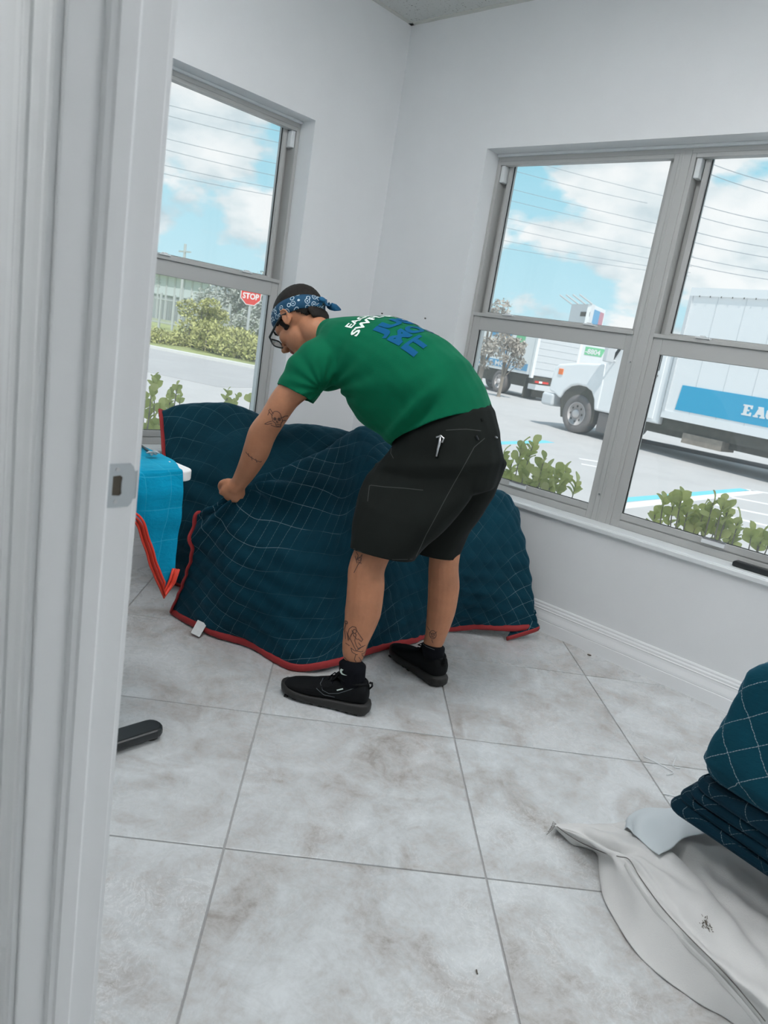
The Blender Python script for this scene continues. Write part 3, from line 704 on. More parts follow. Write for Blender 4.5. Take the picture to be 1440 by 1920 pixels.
def slab_letters(word, h):
    """bold slab-serif capitals as flat polygons"""
    Ls = {'E': ([(0,0),(.72,0),(.72,.3),(.60,.3),(.54,.16),(.36,.16),(.36,.42),(.54,.42),(.54,.58),(.36,.58),(.36,.84),(.54,.84),(.60,.70),(.72,.70),(.72,1),(0,1),(0,.86),(.1,.86),(.1,.14),(0,.14)], .80),
          'L': ([(0,0),(.72,0),(.72,.36),(.58,.36),(.52,.16),(.36,.16),(.36,.86),(.48,.86),(.48,1),(0,1),(0,.86),(.1,.86),(.1,.14),(0,.14)], .78)}
    return Ls
# T1 : the near truck
a_ = Vector((-5.55, 12.94, G)); d_ = (Vector((-1.55, 11.9, G))-a_).normalized(); n_ = Vector((-d_.y, d_.x, 0))
r = thing('box_truck', 'white hooded box truck with bright blue band parked nearest the window', 'truck', a_, 'moving company box trucks')
F = lambda u, v, z: tuple(d_*u+n_*v+Vector((0, 0, z)))
Fp = lambda a, b, c: F(a, c, b)
box = MB().box((2.36, 0, .86), (8.2, 2.42, 3.38), F).obj('cargo_box', M['truck'], r)
MB().box((2.33, -.02, .78), (8.2, .02, .93), F).box((2.33, -.03, 3.24), (8.2, .03, 3.40), F).obj('rail', M['truck'], box)
MB().box((2.33, -.03, .93), (2.40, .05, 3.24), F).obj('corner_post', M['truckg'], box)
mb = MB()
for k in range(24): mb.box((2.55+k*.24, -.036, 3.22), (2.57+k*.24, -.03, 3.25), F)
mb.obj('rivets', M['chassis'], box)['kind'] = 'stuff'
for k in range(1, 10): MB().box((2.36+k*.6, -.004, .93), (2.372+k*.6, 0, 3.24), F).obj('panel_seam', M['truckg'], box)
bd = MB().prism([(2.62, .985), (2.66, 1.49), (8.2, 1.49), (8.2, .985)], -.012, -.004, Fp).obj('blue_band', M['cyan'], box)
# slab lettering on the band
def poly_letters(parts, u0, z0, w, h, v, m, par, name='lettering'):
    mb = MB()
    for pg in parts: mb.prism([(u0+x*w, z0+y*h) for x, y in pg], v-.006, v, Fp)
    return mb.obj(name, m, par)
E_ = [[(0,0),(.82,0),(.82,.34),(.68,.34),(.62,.17),(.42,.17),(.42,.83),(.62,.83),(.68,.66),(.82,.66),(.82,1),(0,1),(0,.85),(.12,.85),(.12,.15),(0,.15)], [(.42,.42),(.60,.42),(.60,.58),(.42,.58)]]
A_ = [[(0,0),(.42,0),(.42,.15),(.34,.15),(.37,.28),(.62,.28),(.65,.15),(.56,.15),(.56,0),(1.0,0),(1.0,.15),(.92,.15),(.70,1),(.26,1),(.26,.85),(.32,.85),(.10,.15),(0,.15)]]
G_ = [[(.15,.05),(.35,0),(.85,0),(.85,.50),(.52,.50),(.52,.36),(.58,.36),(.58,.16),(.42,.16),(.32,.26),(.32,.74),(.42,.85),(.56,.85),(.64,.68),(.82,.68),(.82,1),(.68,1),(.62,.95),(.35,1),(.15,.95),(.02,.75),(.02,.25)]]
L_ = [[(0,0),(.80,0),(.80,.38),(.64,.38),(.58,.17),(.42,.17),(.42,.85),(.54,.85),(.54,1),(0,1),(0,.85),(.12,.85),(.12,.15),(0,.15)]]
for k, lt in enumerate((E_, A_, G_, L_, E_)): poly_letters(lt, 4.06+k*.235, 1.125, .235, .20, -.013, M['whitep'], bd)
# hood, cab
hood = [(-1.02, .86), (-1.0, 1.30), (-.97, 1.44), (-.85, 1.52), (-.2, 1.62), (.55, 1.68), (.62, 1.2), (.62, .62), (.50, .62), (.44, .85), (.32, 1.02), (.12, 1.10), (-.12, 1.11), (-.34, 1.05), (-.52, .90), (-.62, .72), (-.78, .80)]
cab_ = MB().prism(hood, 0, 2.2, Fp).obj('hood', M['truck'], r, bevel=.05, seg=3)
MB().prism([(.55, .62), (.55, 1.70), (.95, 2.35), (1.05, 2.42), (2.1, 2.45), (2.26, 2.40), (2.28, .62)], .02, 2.18, Fp).obj('cab', M['truck'], r, bevel=.04)
dr = MB().prism([(1.02, .70), (1.02, 1.72), (1.22, 2.26), (2.12, 2.28), (2.12, .70)], .0, .03, Fp).obj('door', M['truck'], r, bevel=.012)
MB().prism([(1.12, 1.70), (1.27, 2.18), (2.02, 2.20), (2.02, 1.70)], -.004, .004, Fp).obj('window', M['gasket'], dr)
MB().tube([F(2.02, -.01, 1.60), F(1.96, -.05, 1.58), F(1.92, -.05, 1.2), F(1.96, -.01, 1.15)], .018, 8).obj('grab_handle', M['chassis'], dr)
MB().prism([(.66, 1.78), (.98, 2.30), (1.03, 2.30), (.75, 1.78)], -.002, 2.2, Fp).obj('windscreen', M['gasket'], r)
MB().prism([(-.62, .70), (-.50, .92), (-.34, 1.06), (-.12, 1.12), (.12, 1.11), (.33, 1.03), (.45, .86), (.51, .60), (.50, .30), (-.5, .30)], .05, 2.1, Fp).obj('wheel_arch', M['chassis'], r)
MB().box((-1.20, -.02, .50), (-.80, 2.22, .80), F).obj('bumper', M['truckg'], r, bevel=.06, seg=3)
MB().box((-1.035, .1, .95), (-1.0, .45, 1.25), F).obj('headlamp', M['plate'], r); MB().box((-1.035, 1.75, .95), (-1.0, 2.1, 1.25), F).obj('headlamp', M['plate'], r)
MB().box((-1.04, .55, .90), (-1.0, 1.65, 1.40), F).obj('grille', M['chassis'], r, bevel=.02)
MB().box((-.80, -.02, 1.28), (-.66, .02, 1.42), F).obj('turn_signal', M['amber'], r, bevel=.012)
MB().box((.74, -.34, 1.72), (.86, -.10, 2.25), F).box((.78, -.12, 1.74), (.82, .04, 1.79), F).obj('mirror', M['truckg'], r, bevel=.02)
MB().box((.64, .05, .16), (1.0, .45, .60), F).obj('step_box', M['tyre'], r, bevel=.02)
MB().box((.5, .3, .42), (8.0, 2.1, .80), F).obj('chassis', M['chassis'], r)
MB().box((2.9, .05, .36), (3.8, .5, .56), F).obj('side_locker', M['bark'], r)
MB().box((2.3, .12, .55), (8.0, .3, .84), F).obj('underframe_rail', M['chassis'], r)
wheel(r, 0, .02, F); wheel(r, 0, 1.9, F); wheel(r, 6.0, .02, F); wheel(r, 6.0, 1.75, F)
# long dark grey rod shape lying on the lot
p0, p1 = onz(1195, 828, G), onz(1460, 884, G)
o = MB().tube([p0+(p0-p1)*.2+Vector((0, 0, .04)), p0+Vector((0, 0, .04)), p1+Vector((0, 0, .04)), p1+(p1-p0)*.8+Vector((0, 0, .04))], .055, 8).obj('ground_rod', M['tyre']); tag(o, 'long grey rod lying on the lot in front of the nearest truck', 'rod')

# T2 : box truck seen from its rear corner
Cn = plan(986, 748, 29); sd_ = (plan(905, 731, 31.4)-Cn).normalized(); rr_ = Vector((sd_.y, -sd_.x, 0))
if rr_.dot(RT) < 0: rr_ = -rr_
r = thing('box_truck', 'white box truck with green figure panel, its rear corner behind the dry bush', 'truck', Cn, 'moving company box trucks')
F = lambda u, v, z: tuple(sd_*u+rr_*v+Vector((0, 0, z)))
Fp = lambda a, b, c: F(a, c, b)
box = MB().box((0, 0, .95), (5.5, 2.3, 2.85), F).obj('cargo_box', M['truck'], r)
MB().box((-.03, .10, .98), (.0, 2.2, 2.8), F).obj('roll_up_door', M['truckg'], box)
for k in range(1, 7): MB().box((-.04, .10, .98+k*.26), (-.03, 2.2, .99+k*.26), F).obj('door_seam', M['truckg'], box)
MB().box((-.06, -.03, .85), (.05, .10, 2.85), F).obj('corner_post', M['truck'], box); MB().box((-.06, 2.2, .85), (.05, 2.33, 2.85), F).obj('corner_post', M['truck'], box)
MB().box((-.35, .05, .42), (.1, 2.25, .62), F).obj('rear_bumper', M['truckg'], r)
MB().box((-.05, .25, .68), (-.03, .95, .76), F).obj('reflector', M['stop'], r); MB().box((-.052, .45, .68), (-.03, .62, .76), F).obj('reflector', M['whitep'], r)
MB().box((0, .2, .45), (5.2, 2.1, .92), F).obj('chassis', M['chassis'], r)
MB().box((-.02, .25, .12), (.05, .85, .55), F).obj('mud_flap', M['chassis'], r); MB().box((.3, .05, .05), (.36, .75, .8), F).obj('mud_flap', M['chassis'], r)
bd = MB().box((.28, -.012, 1.06), (4.6, -.004, 1.34), F).obj('blue_band', M['dblue'], box)
tm = textmesh('EAGLE MOVERS', .30, .006)
wx = max(v.co.x for v in tm.vertices)
for q in tm.vertices: q.co = F(3.9-q.co.x*3.3/wx+.0, -.02, 1.09+q.co.y*.95)
link('lettering', tm, M['whitep'], bd)
MB().prism([(1.0, 1.45), (.75, 1.9), (.72, 2.5), (.85, 2.80), (1.25, 2.82), (1.30, 2.3), (1.25, 1.8)], -.012, -.004, Fp).obj('green_panel', M['lgreen'], box)
for a, b, c, e in ((1.5, 2.2, 2.0, 2.45), (1.7, 1.9, 1.5, 1.9), (2.1, 2.2, 1.5, 1.9), (2.3, 2.9, 2.25, 2.5)): MB().prism([(a, c), (b, c), (b+.08, e), (a+.08, e)], -.012, -.004, Fp).obj('blue_panel', M['dblue'], box)
wheel(r, 1.9, 0, F, .47); wheel(r, 1.9, 1.8, F, .47); wheel(r, 4.9, 0, F, .47); wheel(r, 4.9, 1.9, F, .47)
# T3 behind
Cn = plan(1066, 750, 33); sd_ = (plan(1180, 770, 32)-Cn).normalized(); rr_ = Vector((-sd_.y, sd_.x, 0))
if rr_.dot(_fw) < 0: rr_ = -rr_
r = thing('box_truck', 'white box truck with green number tag, behind the hood of the nearest truck', 'truck', Cn, 'moving company box trucks')
F = lambda u, v, z: tuple(sd_*u+rr_*v+Vector((0, 0, z))); Fp = lambda a, b, c: F(a, c, b)
box = MB().box((0, 0, .9), (6.5, 2.3, 2.75), F).obj('cargo_box', M['truck'], r)
MB().box((-.03, -.03, .8), (.08, .08, 2.78), F).obj('corner_post', M['truckg'], box)
MB().box((0, .2, .4), (6.5, 2.1, .88), F).obj('chassis', M['chassis'], r)
tg_ = MB().prism([(.25, 2.13), (.25, 2.48), (1.12, 2.48), (1.0, 2.13)], -.012, -.004, Fp).obj('number_tag', M['lgreen'], box)
tm = textmesh('-8804', .30, .008); wx = max(v.co.x for v in tm.vertices)
for q in tm.vertices: q.co = F(.27+q.co.x*.66/wx, -.02, 2.19+q.co.y)
link('lettering', tm, M['whitep'], tg_)
wheel(r, 1.6, 0, F, .47); wheel(r, 5.4, 0, F, .47)
# dry bush in front of T2, far trees at the left edge of the back window
tg = 'dry trees beside the parked trucks'
b = plan(935, 740, 27.5)
tree('shrub', 'dry brown-grey bush standing before the rear wheel of the far truck', 'shrub', b, 2.5, .75, M['leafC'], 1500, .06, None, 21, .25, 9)
b = plan(893, 740, 26.5)
tree('tree', 'thin dry tree at the left edge of the back window', 'tree', b, 3.6, .9, M['leafC'], 1100, .07, None, 22, .3, 9)
# billboard beyond
A = plan(1068, 590, 60); A2 = plan(1106, 590, 57); A3 = plan(1134, 590, 60.5)
r = thing('pylon_sign', 'tall white boxy sign with blue and red panel rising beyond the trucks', 'sign', A2)
z0, z1 = 1.5, at(1100, 571, 58).z-G
def wallquad(P, Q, z0, z1, t, name, m, off=0):
    d = (Q-P).normalized(); n = Vector((-d.y, d.x, 0)); n = n if n.dot(CAM-P) > 0 else -n; P = P-A2; Q = Q-A2
    mb = MB(); mb.box((0, off-t, z0), ((Q-P).length, off, z1), lambda a, b, c: tuple(P+d*a+n*b+Vector((0, 0, c)))); return mb.obj(name, m, r)
wallquad(A, A2, 0, z1, .3, 'wall', M['truckg']); wallquad(A2, A3, 0, z1, .3, 'wall', M['truck'])
wallquad(A2+(A3-A2)*.12, A2+(A3-A2)*.62, z1-2.6, z1-.3, .02, 'blue_panel', M['dblue'], .03); wallquad(A2+(A3-A2)*.62, A2+(A3-A2)*.92, z1-2.6, z1-.3, .02, 'red_panel', mat('faded_red_decal', (.55, .25, .30), .6), .03)
wallquad(A+(A2-A)*.55, A2, z1-.95, z1-.6, .02, 'nameplate', M['chassis'], .03)
for k in range(4): MB().tube([A-A2+(A2-A)*k/3+Vector((0, 0, z1)), A-A2+(A2-A)*k/3+Vector((-.8, -.8, z1+.55))], .06, 6).obj('rafter', M['pole'], r)

# ------------------------------------------------------------------ shrubs just outside the glass
def leafmesh():
    L, w_ = .5, .80; vs = []; n = 6
    for i in range(n+1):
        t = i/n; hw = w_*math.sin(PI*min(1, t**1.35*.95+.04))**.75*.5; z = .10*math.sin(t*PI)
        vs += [(-hw, t, z+.10), (0, t, z), (hw, t, z+.10)]
    fs = []
    for i in range(n):
        a = i*3; fs += [(a, a+1, a+4, a+3), (a+1, a+2, a+5, a+4)]
    me = bpy.data.meshes.new('leaf'); me.from_pydata(vs, [], fs); me.materials.append(M['leaf']); me.polygons.foreach_set('use_smooth', [True]*len(fs)); return me
LEAF = leafmesh()
def plant(label, base, tips, size, seed, per=5):
    rr = random.Random(seed); base = Vector(base); root = thing('shrub', label, 'shrub', base, 'shrubs under the windows'); st = MB()
    for tp_ in tips:
        st = MB(); tp_ = Vector(tp_); b = Vector((base.x+(tp_.x-base.x)*.35, base.y+(tp_.y-base.y)*.35, base.z))
        P = path([b, b.lerp(tp_, .5)+Vector((rr.uniform(-.03, .03), rr.uniform(-.03, .03), .02)), tp_], 6); st.tube([p-base for p in P], [.006-.0003*i for i in range(len(P))], 5).obj('stem', M['bark'], root)
        d = (P[-1]-P[-4]).normalized()
        for k in range(per):
            q = P[-1]-d*k*size*.42; a0 = rr.uniform(0, PI)
            for s in (0, 1) if k else (0,):
                a = a0+s*PI; side = Vector((math.cos(a), math.sin(a), 0)); dirv = (side*(.55+.08*k)+d*(.9 if k == 0 else .75)).normalized()
                o = bpy.data.objects.new('leaf', LEAF); COL.objects.link(o); o.parent = root; o.location = q-base
                o.rotation_euler = dirv.to_track_quat('Y', 'Z').to_euler(); o.rotation_euler.rotate_axis('Y', rr.uniform(-1.5, 1.5)); sc_ = size*rr.uniform(.75, 1.2); o.scale = (sc_,)*3
    return root
yb = .46
T = lambda l, y=yb: [ony(px, py, y+random.uniform(-.06, .10)) for px, py in l]
plant('dense yellow-green shrub behind the middle pane, low left corner', ony(950, 960, .5)*1 - Vector((0, 0, ony(950, 960, .5).z-G)), T([(925, 873), (945, 850), (960, 868), (978, 838), (988, 856), (1000, 832), (940, 895), (960, 895), (985, 878), (1002, 890), (1020, 862), (1012, 905), (975, 905), (1030, 880), (1035, 900), (995, 910)]), .058, 1)
plant('leafy sprigs behind the middle pane reaching right', ony(1060, 960, .5) - Vector((0, 0, ony(1060, 960, .5).z-G)), T([(1042, 885), (1062, 880), (1052, 905), (1048, 915), (1080, 905), (1030, 915)]), .055, 2, 4)
plant('leafy shrub at the lower left of the right-hand pane', ony(1290, 1000, .5) - Vector((0, 0, ony(1290, 1000, .5).z-G)), T([(1228, 965), (1244, 938), (1262, 940), (1278, 930), (1255, 960), (1275, 965), (1290, 955), (1300, 962), (1285, 980), (1305, 985)]), .052, 3, 4)
plant('leafy shrub in the middle of the right-hand pane', ony(1350, 1000, .5) - Vector((0, 0, ony(1350, 1000, .5).z-G)), T([(1322, 950), (1337, 943), (1357, 942), (1364, 958), (1330, 970), (1345, 975), (1360, 980), (1318, 980), (1345, 995), (1385, 975), (1380, 1005), (1372, 995)]), .052, 4, 4)
plant('leafy shrub at the far right end of the sill view', ony(1430, 1020, .5) - Vector((0, 0, ony(1430, 1020, .5).z-G)), T([(1410, 1000), (1430, 1003), (1422, 1015), (1445, 1012), (1455, 1000)]), .052, 5, 3)
TL_ = lambda l, x=-.5: [onx(px, py, x+random.uniform(-.1, .06)) for px, py in l]
def lb(px): p = onx(px, 820, -.5); return (p.x, p.y, G)
plant('sparse pale shrub behind the left window, next to the door frame', lb(280), TL_([(290, 712), (284, 735), (272, 748), (282, 770), (292, 790), (300, 765), (276, 800), (300, 800), (310, 790)]), .058, 6, 3)
plant('thin twiggy shrub with narrow leaves in the left window', lb(325), TL_([(332, 726), (322, 738), (318, 755), (338, 745), (318, 768)]), .040, 7, 3)
plant('small shrub tips above the dark blanket in the left window', lb(430), TL_([(427, 735), (424, 748), (445, 745), (440, 758), (425, 765), (470, 748)]), .045, 8, 2)

# ================================================================== CLOTH
def cloth(name, rows, nu, nv, m, parent=None, quilt=.062, amp=.0035, ang=45, fold=None, thick=.006, closed=False):
    """smooth surface through control rows, metric UVs, quilted relief and folds"""
    R = [[Vector(p) for p in r_] for r_ in rows]; nr, nc = len(R), len(R[0])
    def sample_row(r_, t):
        x = t*(nc-1); i = min(int(x), nc-2); return catmull(r_, i, x-i)
    grid = []
    for a in range(nu+1):
        colp = [sample_row(r_, a/nu) for r_ in R]; c = []
        for b in range(nv+1):
            x = b/nv*(nr-1); i = min(int(x), nr-2); c.append(catmull(colp, i, x-i))
        grid.append(c)
    Gd = np.array([[tuple(p) for p in c] for c in grid])
    U = np.zeros(Gd.shape[:2]); V = np.zeros(Gd.shape[:2])
    du = np.linalg.norm(np.diff(Gd, axis=0), axis=2).mean(axis=1); U[1:] = np.cumsum(du)[:, None]
    dv = np.linalg.norm(np.diff(Gd, axis=1), axis=2); V[:, 1:] = np.cumsum(dv, axis=1)
    # relax uneven parametrisation: use each row's own length in u as well, centred
    dul = np.linalg.norm(np.diff(Gd, axis=0), axis=2); Ul = np.zeros_like(U); Ul[1:] = np.cumsum(dul, axis=0); Ul -= Ul.mean(axis=0)[None, :]; U = .35*(U-U.mean())+.65*Ul
    gu = np.gradient(Gd, axis=0); gv = np.gradient(Gd, axis=1); nn = np.cross(gu, gv); nn /= np.linalg.norm(nn, axis=2)[..., None]+1e-9
    cc = Gd-np.array(CAM); sgn = np.sign(-(nn*cc).sum(axis=2)); s0 = 1 if sgn.mean() > 0 else -1; nn *= s0
    ca, sa = math.cos(math.radians(ang)), math.sin(math.radians(ang))
    A_ = (U*ca+V*sa)/quilt; B_ = (V*ca-U*sa)/quilt
    h = amp*(np.abs(np.sin(PI*A_))*np.abs(np.sin(PI*B_)))**.45
    if fold is not None: h = h+fold(np.linspace(0, 1, nu+1)[:, None]*np.ones((1, nv+1)), np.ones((nu+1, 1))*np.linspace(0, 1, nv+1)[None, :], Gd)
    Gd = Gd+nn*h[..., None]
    vs = Gd.reshape(-1, 3); fs = []
    for a in range(nu):
        for b in range(nv):
            k = a*(nv+1)+b; f = (k, k+1, k+nv+2, k+nv+1); fs.append(f if s0 < 0 else f[::-1])
    me = bpy.data.meshes.new(name); me.from_pydata(vs.tolist(), [], fs); uvl = me.uv_layers.new(name='UVMap')
    idx = np.zeros(len(me.loops), dtype=int); me.loops.foreach_get('vertex_index', idx)
    uvl.data.foreach_set('uv', np.stack([U.ravel()[idx], V.ravel()[idx]], axis=1).ravel())
    me.update(); o = link(name, me, m, parent, True)
    sm = o.modifiers.new('s', 'SOLIDIFY'); sm.thickness = thick; sm.offset = -1
    # edge curves for binding
    edges = dict(u0=Gd[0], u1=Gd[-1], v0=Gd[:, 0], v1=Gd[:, -1]); return o, edges
def binding(name, pts, m, parent, r=.011, flat=.42, step=2):
    pts = [Vector(p) for p in pts][::step]
    return MB().tube(pts, r, 8, True, flat).obj(name, m, parent, True)
FB = Vector((-.66, .75, 0))
def room(p): return Vector((max(p.x, .045), min(p.y, -.03), max(p.z, .006)))

# ---- A: dark blanket over the furniture
A1 = [at(303, 772, 2.95), at(345, 757, 3.0), at(430, 754, 3.05), at(515, 793, 3.08), at(600, 803, 3.11), at(680, 812, 3.13), at(735, 832, 3.15), at(820, 885, 3.18)]
A0 = [room(p+FB*.20+Vector((0, 0, -.10))) for p in A1]; AB = [room(Vector((p.x, p.y, 0))+FB*.26+Vector((0, 0, .01))) for p in A1]
Am = [room(Vector((p.x, p.y, .3))+FB*.26) for p in A1]
A2 = [at(306, 810, 2.91), at(350, 812, 2.92), at(430, 812, 2.92), at(515, 838, 2.95), at(600, 845, 2.97), at(680, 850, 3.00), at(735, 872, 3.02), at(820, 925, 3.05)]
A3 = [at(314, 900, 2.89), at(352, 905, 2.86), at(430, 905, 2.85), at(515, 915, 2.87), at(600, 925, 2.90), at(680, 930, 2.93), at(735, 950, 2.95), at(820, 990, 3.0)]
A4 = [at(322, 1010, 2.93), at(352, 1015, 2.90), at(430, 1030, 2.87), at(515, 1045, 2.87), at(600, 1045, 2.90), at(680, 1045, 2.93), at(735, 1050, 2.96), at(820, 1070, 3.02)]
A5 = [onz(328, 1092, .012), onz(356, 1104, .012), onz(430, 1125, .012), onz(515, 1150, .012), onz(600, 1160, .012), onz(680, 1160, .012), onz(735, 1160, .012), onz(820, 1160, .012)]
def foldA(u, v, g):
    x, y, z = g[..., 0], g[..., 1], g[..., 2]
    return .004*np.sin(60*z+9*x+2*np.sin(14*y))+.005*np.sin(26*x-18*z)+.008*np.sin(7*u*2+3*v)
bl = None
oA, eA = cloth('moving_blanket', [AB, Am, A0, A1, A2, A3, A4, A5], 170, 200, M['qback'], None, .062, .0030, 42, foldA)
tag(oA, 'dark blue quilted moving blanket draped over furniture below the left window', 'blanket', None)
binding('binding', eA['u0'], M['red'], oA, .012); binding('binding', eA['v1'], M['red'], oA, .013)

# ---- B: blanket being pulled over the front
B1 = [at(373, 966, 2.66), at(404, 950, 2.60), at(452, 925, 2.60), at(500, 893, 2.70), at(560, 867, 2.80), at(620, 838, 2.92), at(680, 802, 3.05), at(735, 825, 3.08), at(810, 868, 3.08), at(880, 912, 3.10), at(925, 920, 3.15), at(953, 930, 3.20), at(968, 950, 3.23), at(970, 955, 3.25)]
B0 = []
for k, p in enumerate(B1):
    if k <= 4: B0.append(p+Vector((-.03, .04, -.05)))
    elif k == 5: B0.append(p+FB*.06+Vector((0, 0, -.05)))
    else: B0.append(room(p+FB*.16+Vector((0, 0, -.035))))
B2 = [at(361, 1003, 2.68), at(405, 985, 2.61), at(468, 962, 2.59), at(525, 945, 2.64), at(585, 915, 2.70), at(640, 890, 2.80), at(690, 870, 2.90), at(740, 885, 2.92), at(805, 925, 2.96), at(875, 960, 3.01), at(922, 960, 3.08), at(955, 965, 3.14), at(976, 985, 3.19), at(972, 1000, 3.26)]
B3 = [at(363, 1035, 2.71), at(408, 1035, 2.64), at(468, 1040, 2.58), at(528, 1040, 2.57), at(590, 1020, 2.60), at(640, 1000, 2.66), at(690, 985, 2.73), at(738, 985, 2.78), at(802, 1005, 2.87), at(868, 1030, 2.95), at(918, 1035, 3.02), at(957, 1035, 3.09), at(986, 1040, 3.16), at(975, 1060, 3.25)]
B4 = [at(342, 1092, 2.77), at(396, 1110, 2.70), at(460, 1125, 2.62), at(525, 1140, 2.57), at(580, 1140, 2.57), at(635, 1125, 2.62), at(690, 1110, 2.70), at(738, 1105, 2.78), at(800, 1105, 2.90), at(860, 1105, 3.00), at(913, 1110, 3.06), at(960, 1112, 3.12), at(999, 1115, 3.18), at(975, 1140, 3.24)]
B5 = [onz(319, 1147, .015), onz(387, 1180, .02), onz(457, 1204, .018), onz(520, 1236, .015), onz(556, 1252, .015), onz(602, 1248, .03), onz(645, 1234, .03), onz(705, 1216, .03), onz(780, 1198, .02), onz(840, 1179, .02), at(900, 1174, 3.14), at(957, 1177, 3.16), at(1009, 1178, 3.19), onz(950, 1198, .008)]
def foldB(u, v, g):
    k = np.clip((v-.15)/.5, 0, 1)*np.clip(1.0-v*.55, 0, 1)
    f = .012*np.sin(34*u+5*v)*k*(u < .62)+.008*np.sin(21*u-9*v)*k
    # gathers radiating from the gripping hand
    du, dv = (u-.16)*1.9, (v-.18)*1.0; an = np.arctan2(dv, du); rad = np.hypot(du, dv)
    f = f+.012*np.sin(an*11)*np.exp(-(rad/.38)**2)*np.clip(rad/.1, 0, 1)
    f = f-.016*np.exp(-((v-.40-.12*np.sin(5*u))/.05)**2)*np.exp(-((u-.40)/.16)**2)
    return f+.0025*np.sin(90*g[..., 2]+30*g[..., 0])
oB, eB = cloth('moving_blanket', [B0, B1, B2, B3, B4, B5], 250, 130, M['qnavy'], None, .060, .0045, 42, foldB)
tag(oB, 'navy quilted moving blanket with red binding and white tag, pulled by the man', 'blanket', None)
binding('binding', eB['u0'][int(len(eB['u0'])*.18):], M['red'], oB, .014); binding('binding', eB['v1'], M['red'], oB, .014)
tp0 = onz(372, 1172, .03)
cR = (onz(384, 1172, .03)-onz(362, 1168, .03)).normalized()
q0 = onz(380, 1168, .035); q1 = onz(390, 1173, .035)
mb = MB(); c4 = [at(371, 1163, 2.74), at(388, 1171, 2.73), at(374, 1195, 2.69), at(358, 1187, 2.70)]
for q in c4: q.z = max(q.z, .006)
mb.add([q for q in c4]+[q+Vector((.002, -.002, .003)) for q in c4], [(0, 1, 2, 3), (7, 6, 5, 4), (0, 4, 5, 1), (1, 5, 6, 2), (2, 6, 7, 3), (3, 7, 4, 0)])
ct = mb.obj('care_tag', M['tag'], oB); ct['label'] = 'white care tag'

# ---- bright blue blanket on the white desk
DZt = .765
cd_ = onz(372, 884, DZt)
x1, y1 = cd_.x, cd_.y
mb = MB(); prof = []
cr = .045
for k in range(7): a = PI/2*k/6; prof.append((x1-cr+cr*math.sin(a), y1-cr+.045+cr*math.cos(a)-.045+.0))
prof = [(x1-1.20, y1+.0)]+[(p, q) for p, q in prof]+[(x1, -2.36), (x1-1.20, -2.36)]
# far edge follows the photograph's slight rise to the left
r = thing('desk', 'white desk corner with rounded edge under the bright blue blanket', 'desk', (x1, y1, 0))
MB().prism([(a-x1, b-y1) for a, b in prof], DZt-.026, DZt).obj('tabletop', M['desk'], r, bevel=.003)
f0, f1 = onz(313, 1360, .02), onz(216, 1398, .0)
fd = Vector((-.03, -1, 0)).normalized(); tipx = Vector((f0.x, f0.y-.02, 0))
mb = MB(); secs = []
FL = .52
pr = []
for k in range(9): a = PI*k/8; pr.append((.034*math.cos(a), .028*math.sin(a)))
pr = [(-.036, -FL)]+[(-p, q) for p, q in pr]+[(.036, -FL)]
off = tipx-Vector((x1, y1, 0)); off.z = 0
mb.prism([(a+off.x, b+off.y-.028) for a, b in pr], .010, .038); ft = mb.obj('foot', M['black'], r, bevel=.009, seg=3)
MB().tube([(off.x, off.y-.03, 0), (off.x, off.y-.03, .012)], .022, 12).obj('levelling_pad', M['gasket'], ft)
MB().box((off.x-.035, off.y-.34, .03), (off.x+.035, off.y-.27, DZt-.03)).obj('leg', M['black'], r, bevel=.003)
MB().box((off.x-1.0, off.y-.33, DZt-.06), (off.x+.03, off.y-.28, DZt-.027)).obj('crossbar', M['black'], r)
ft2 = ft.copy(); COL.objects.link(ft2); ft2.location.x -= .95
lg2 = [c for c in r.children if c.name.startswith('leg')][0].copy(); COL.objects.link(lg2); lg2.location.x -= .95
# the cloth: top sheet, fold over the desk end, hanging corner
zt = DZt+.005; xe = x1+.010
def hang(py_, zz_): return (xe+.004, py_, zz_)
ylist = []
tipz = onx(300, 1104, xe).z; tipy = onx(300, 1104, xe).y; rv = onx(252, 975, xe)
slope = (rv.z-tipz)/(rv.y-tipy)
ys = [y1-.055, y1-.065, y1-.085, y1-.13, y1-.20, y1-.30, y1-.45]
ys[0] = onx(343, 900, xe).y; ys[1] = ys[0]-.012; ys[2] = ys[0]-.03; ys[3] = ys[0]-.07; ys[4] = ys[0]-.13; ys[5] = ys[0]-.22; ys[6] = -2.3
def hemz(y, k): return tipz+max(0, (y-tipy)*slope) if y < tipy else tipz+(y-tipy)*1.6
rows = [[], [], [], [], [], [], [], []]
for k, y in enumerate(ys):
    yy = y+(0 if k else .0)
    far = (y1-.004 if k == 0 else y)
    rows[0].append(Vector((x1-1.0, [y1+.0, y1-.03, y1-.06, y1-.12, y1-.2, y1-.3, -2.3][k], zt)))
    rows[1].append(Vector((x1-.40, [y1-.001, y1-.03, y1-.06, y1-.12, y1-.2, y1-.3, -2.3][k], zt)))
    rows[2].append(Vector((x1-.13, [y1-.008, y1-.03, y1-.06, y1-.12, y1-.2, y1-.3, -2.3][k], zt)))
    rows[3].append(Vector((x1-.02, [y1-.045, y1-.06, y1-.085, y1-.13, y1-.2, y1-.3, -2.3][k], zt)))
    rows[4].append(Vector((xe, y, zt-.012)))
    hz_ = min(max(hemz(y, k), .30), .66) if y < tipy else tipz+(y-tipy)*.9
    rows[5].append(Vector((xe+.006, y-.0*k, zt-.012-(zt-hz_)*.35)))
    rows[6].append(Vector((xe+.004, y-.002, zt-.012-(zt-hz_)*.70)))
    rows[7].append(Vector((xe+.010, y-.006*(k == 0), hz_)))
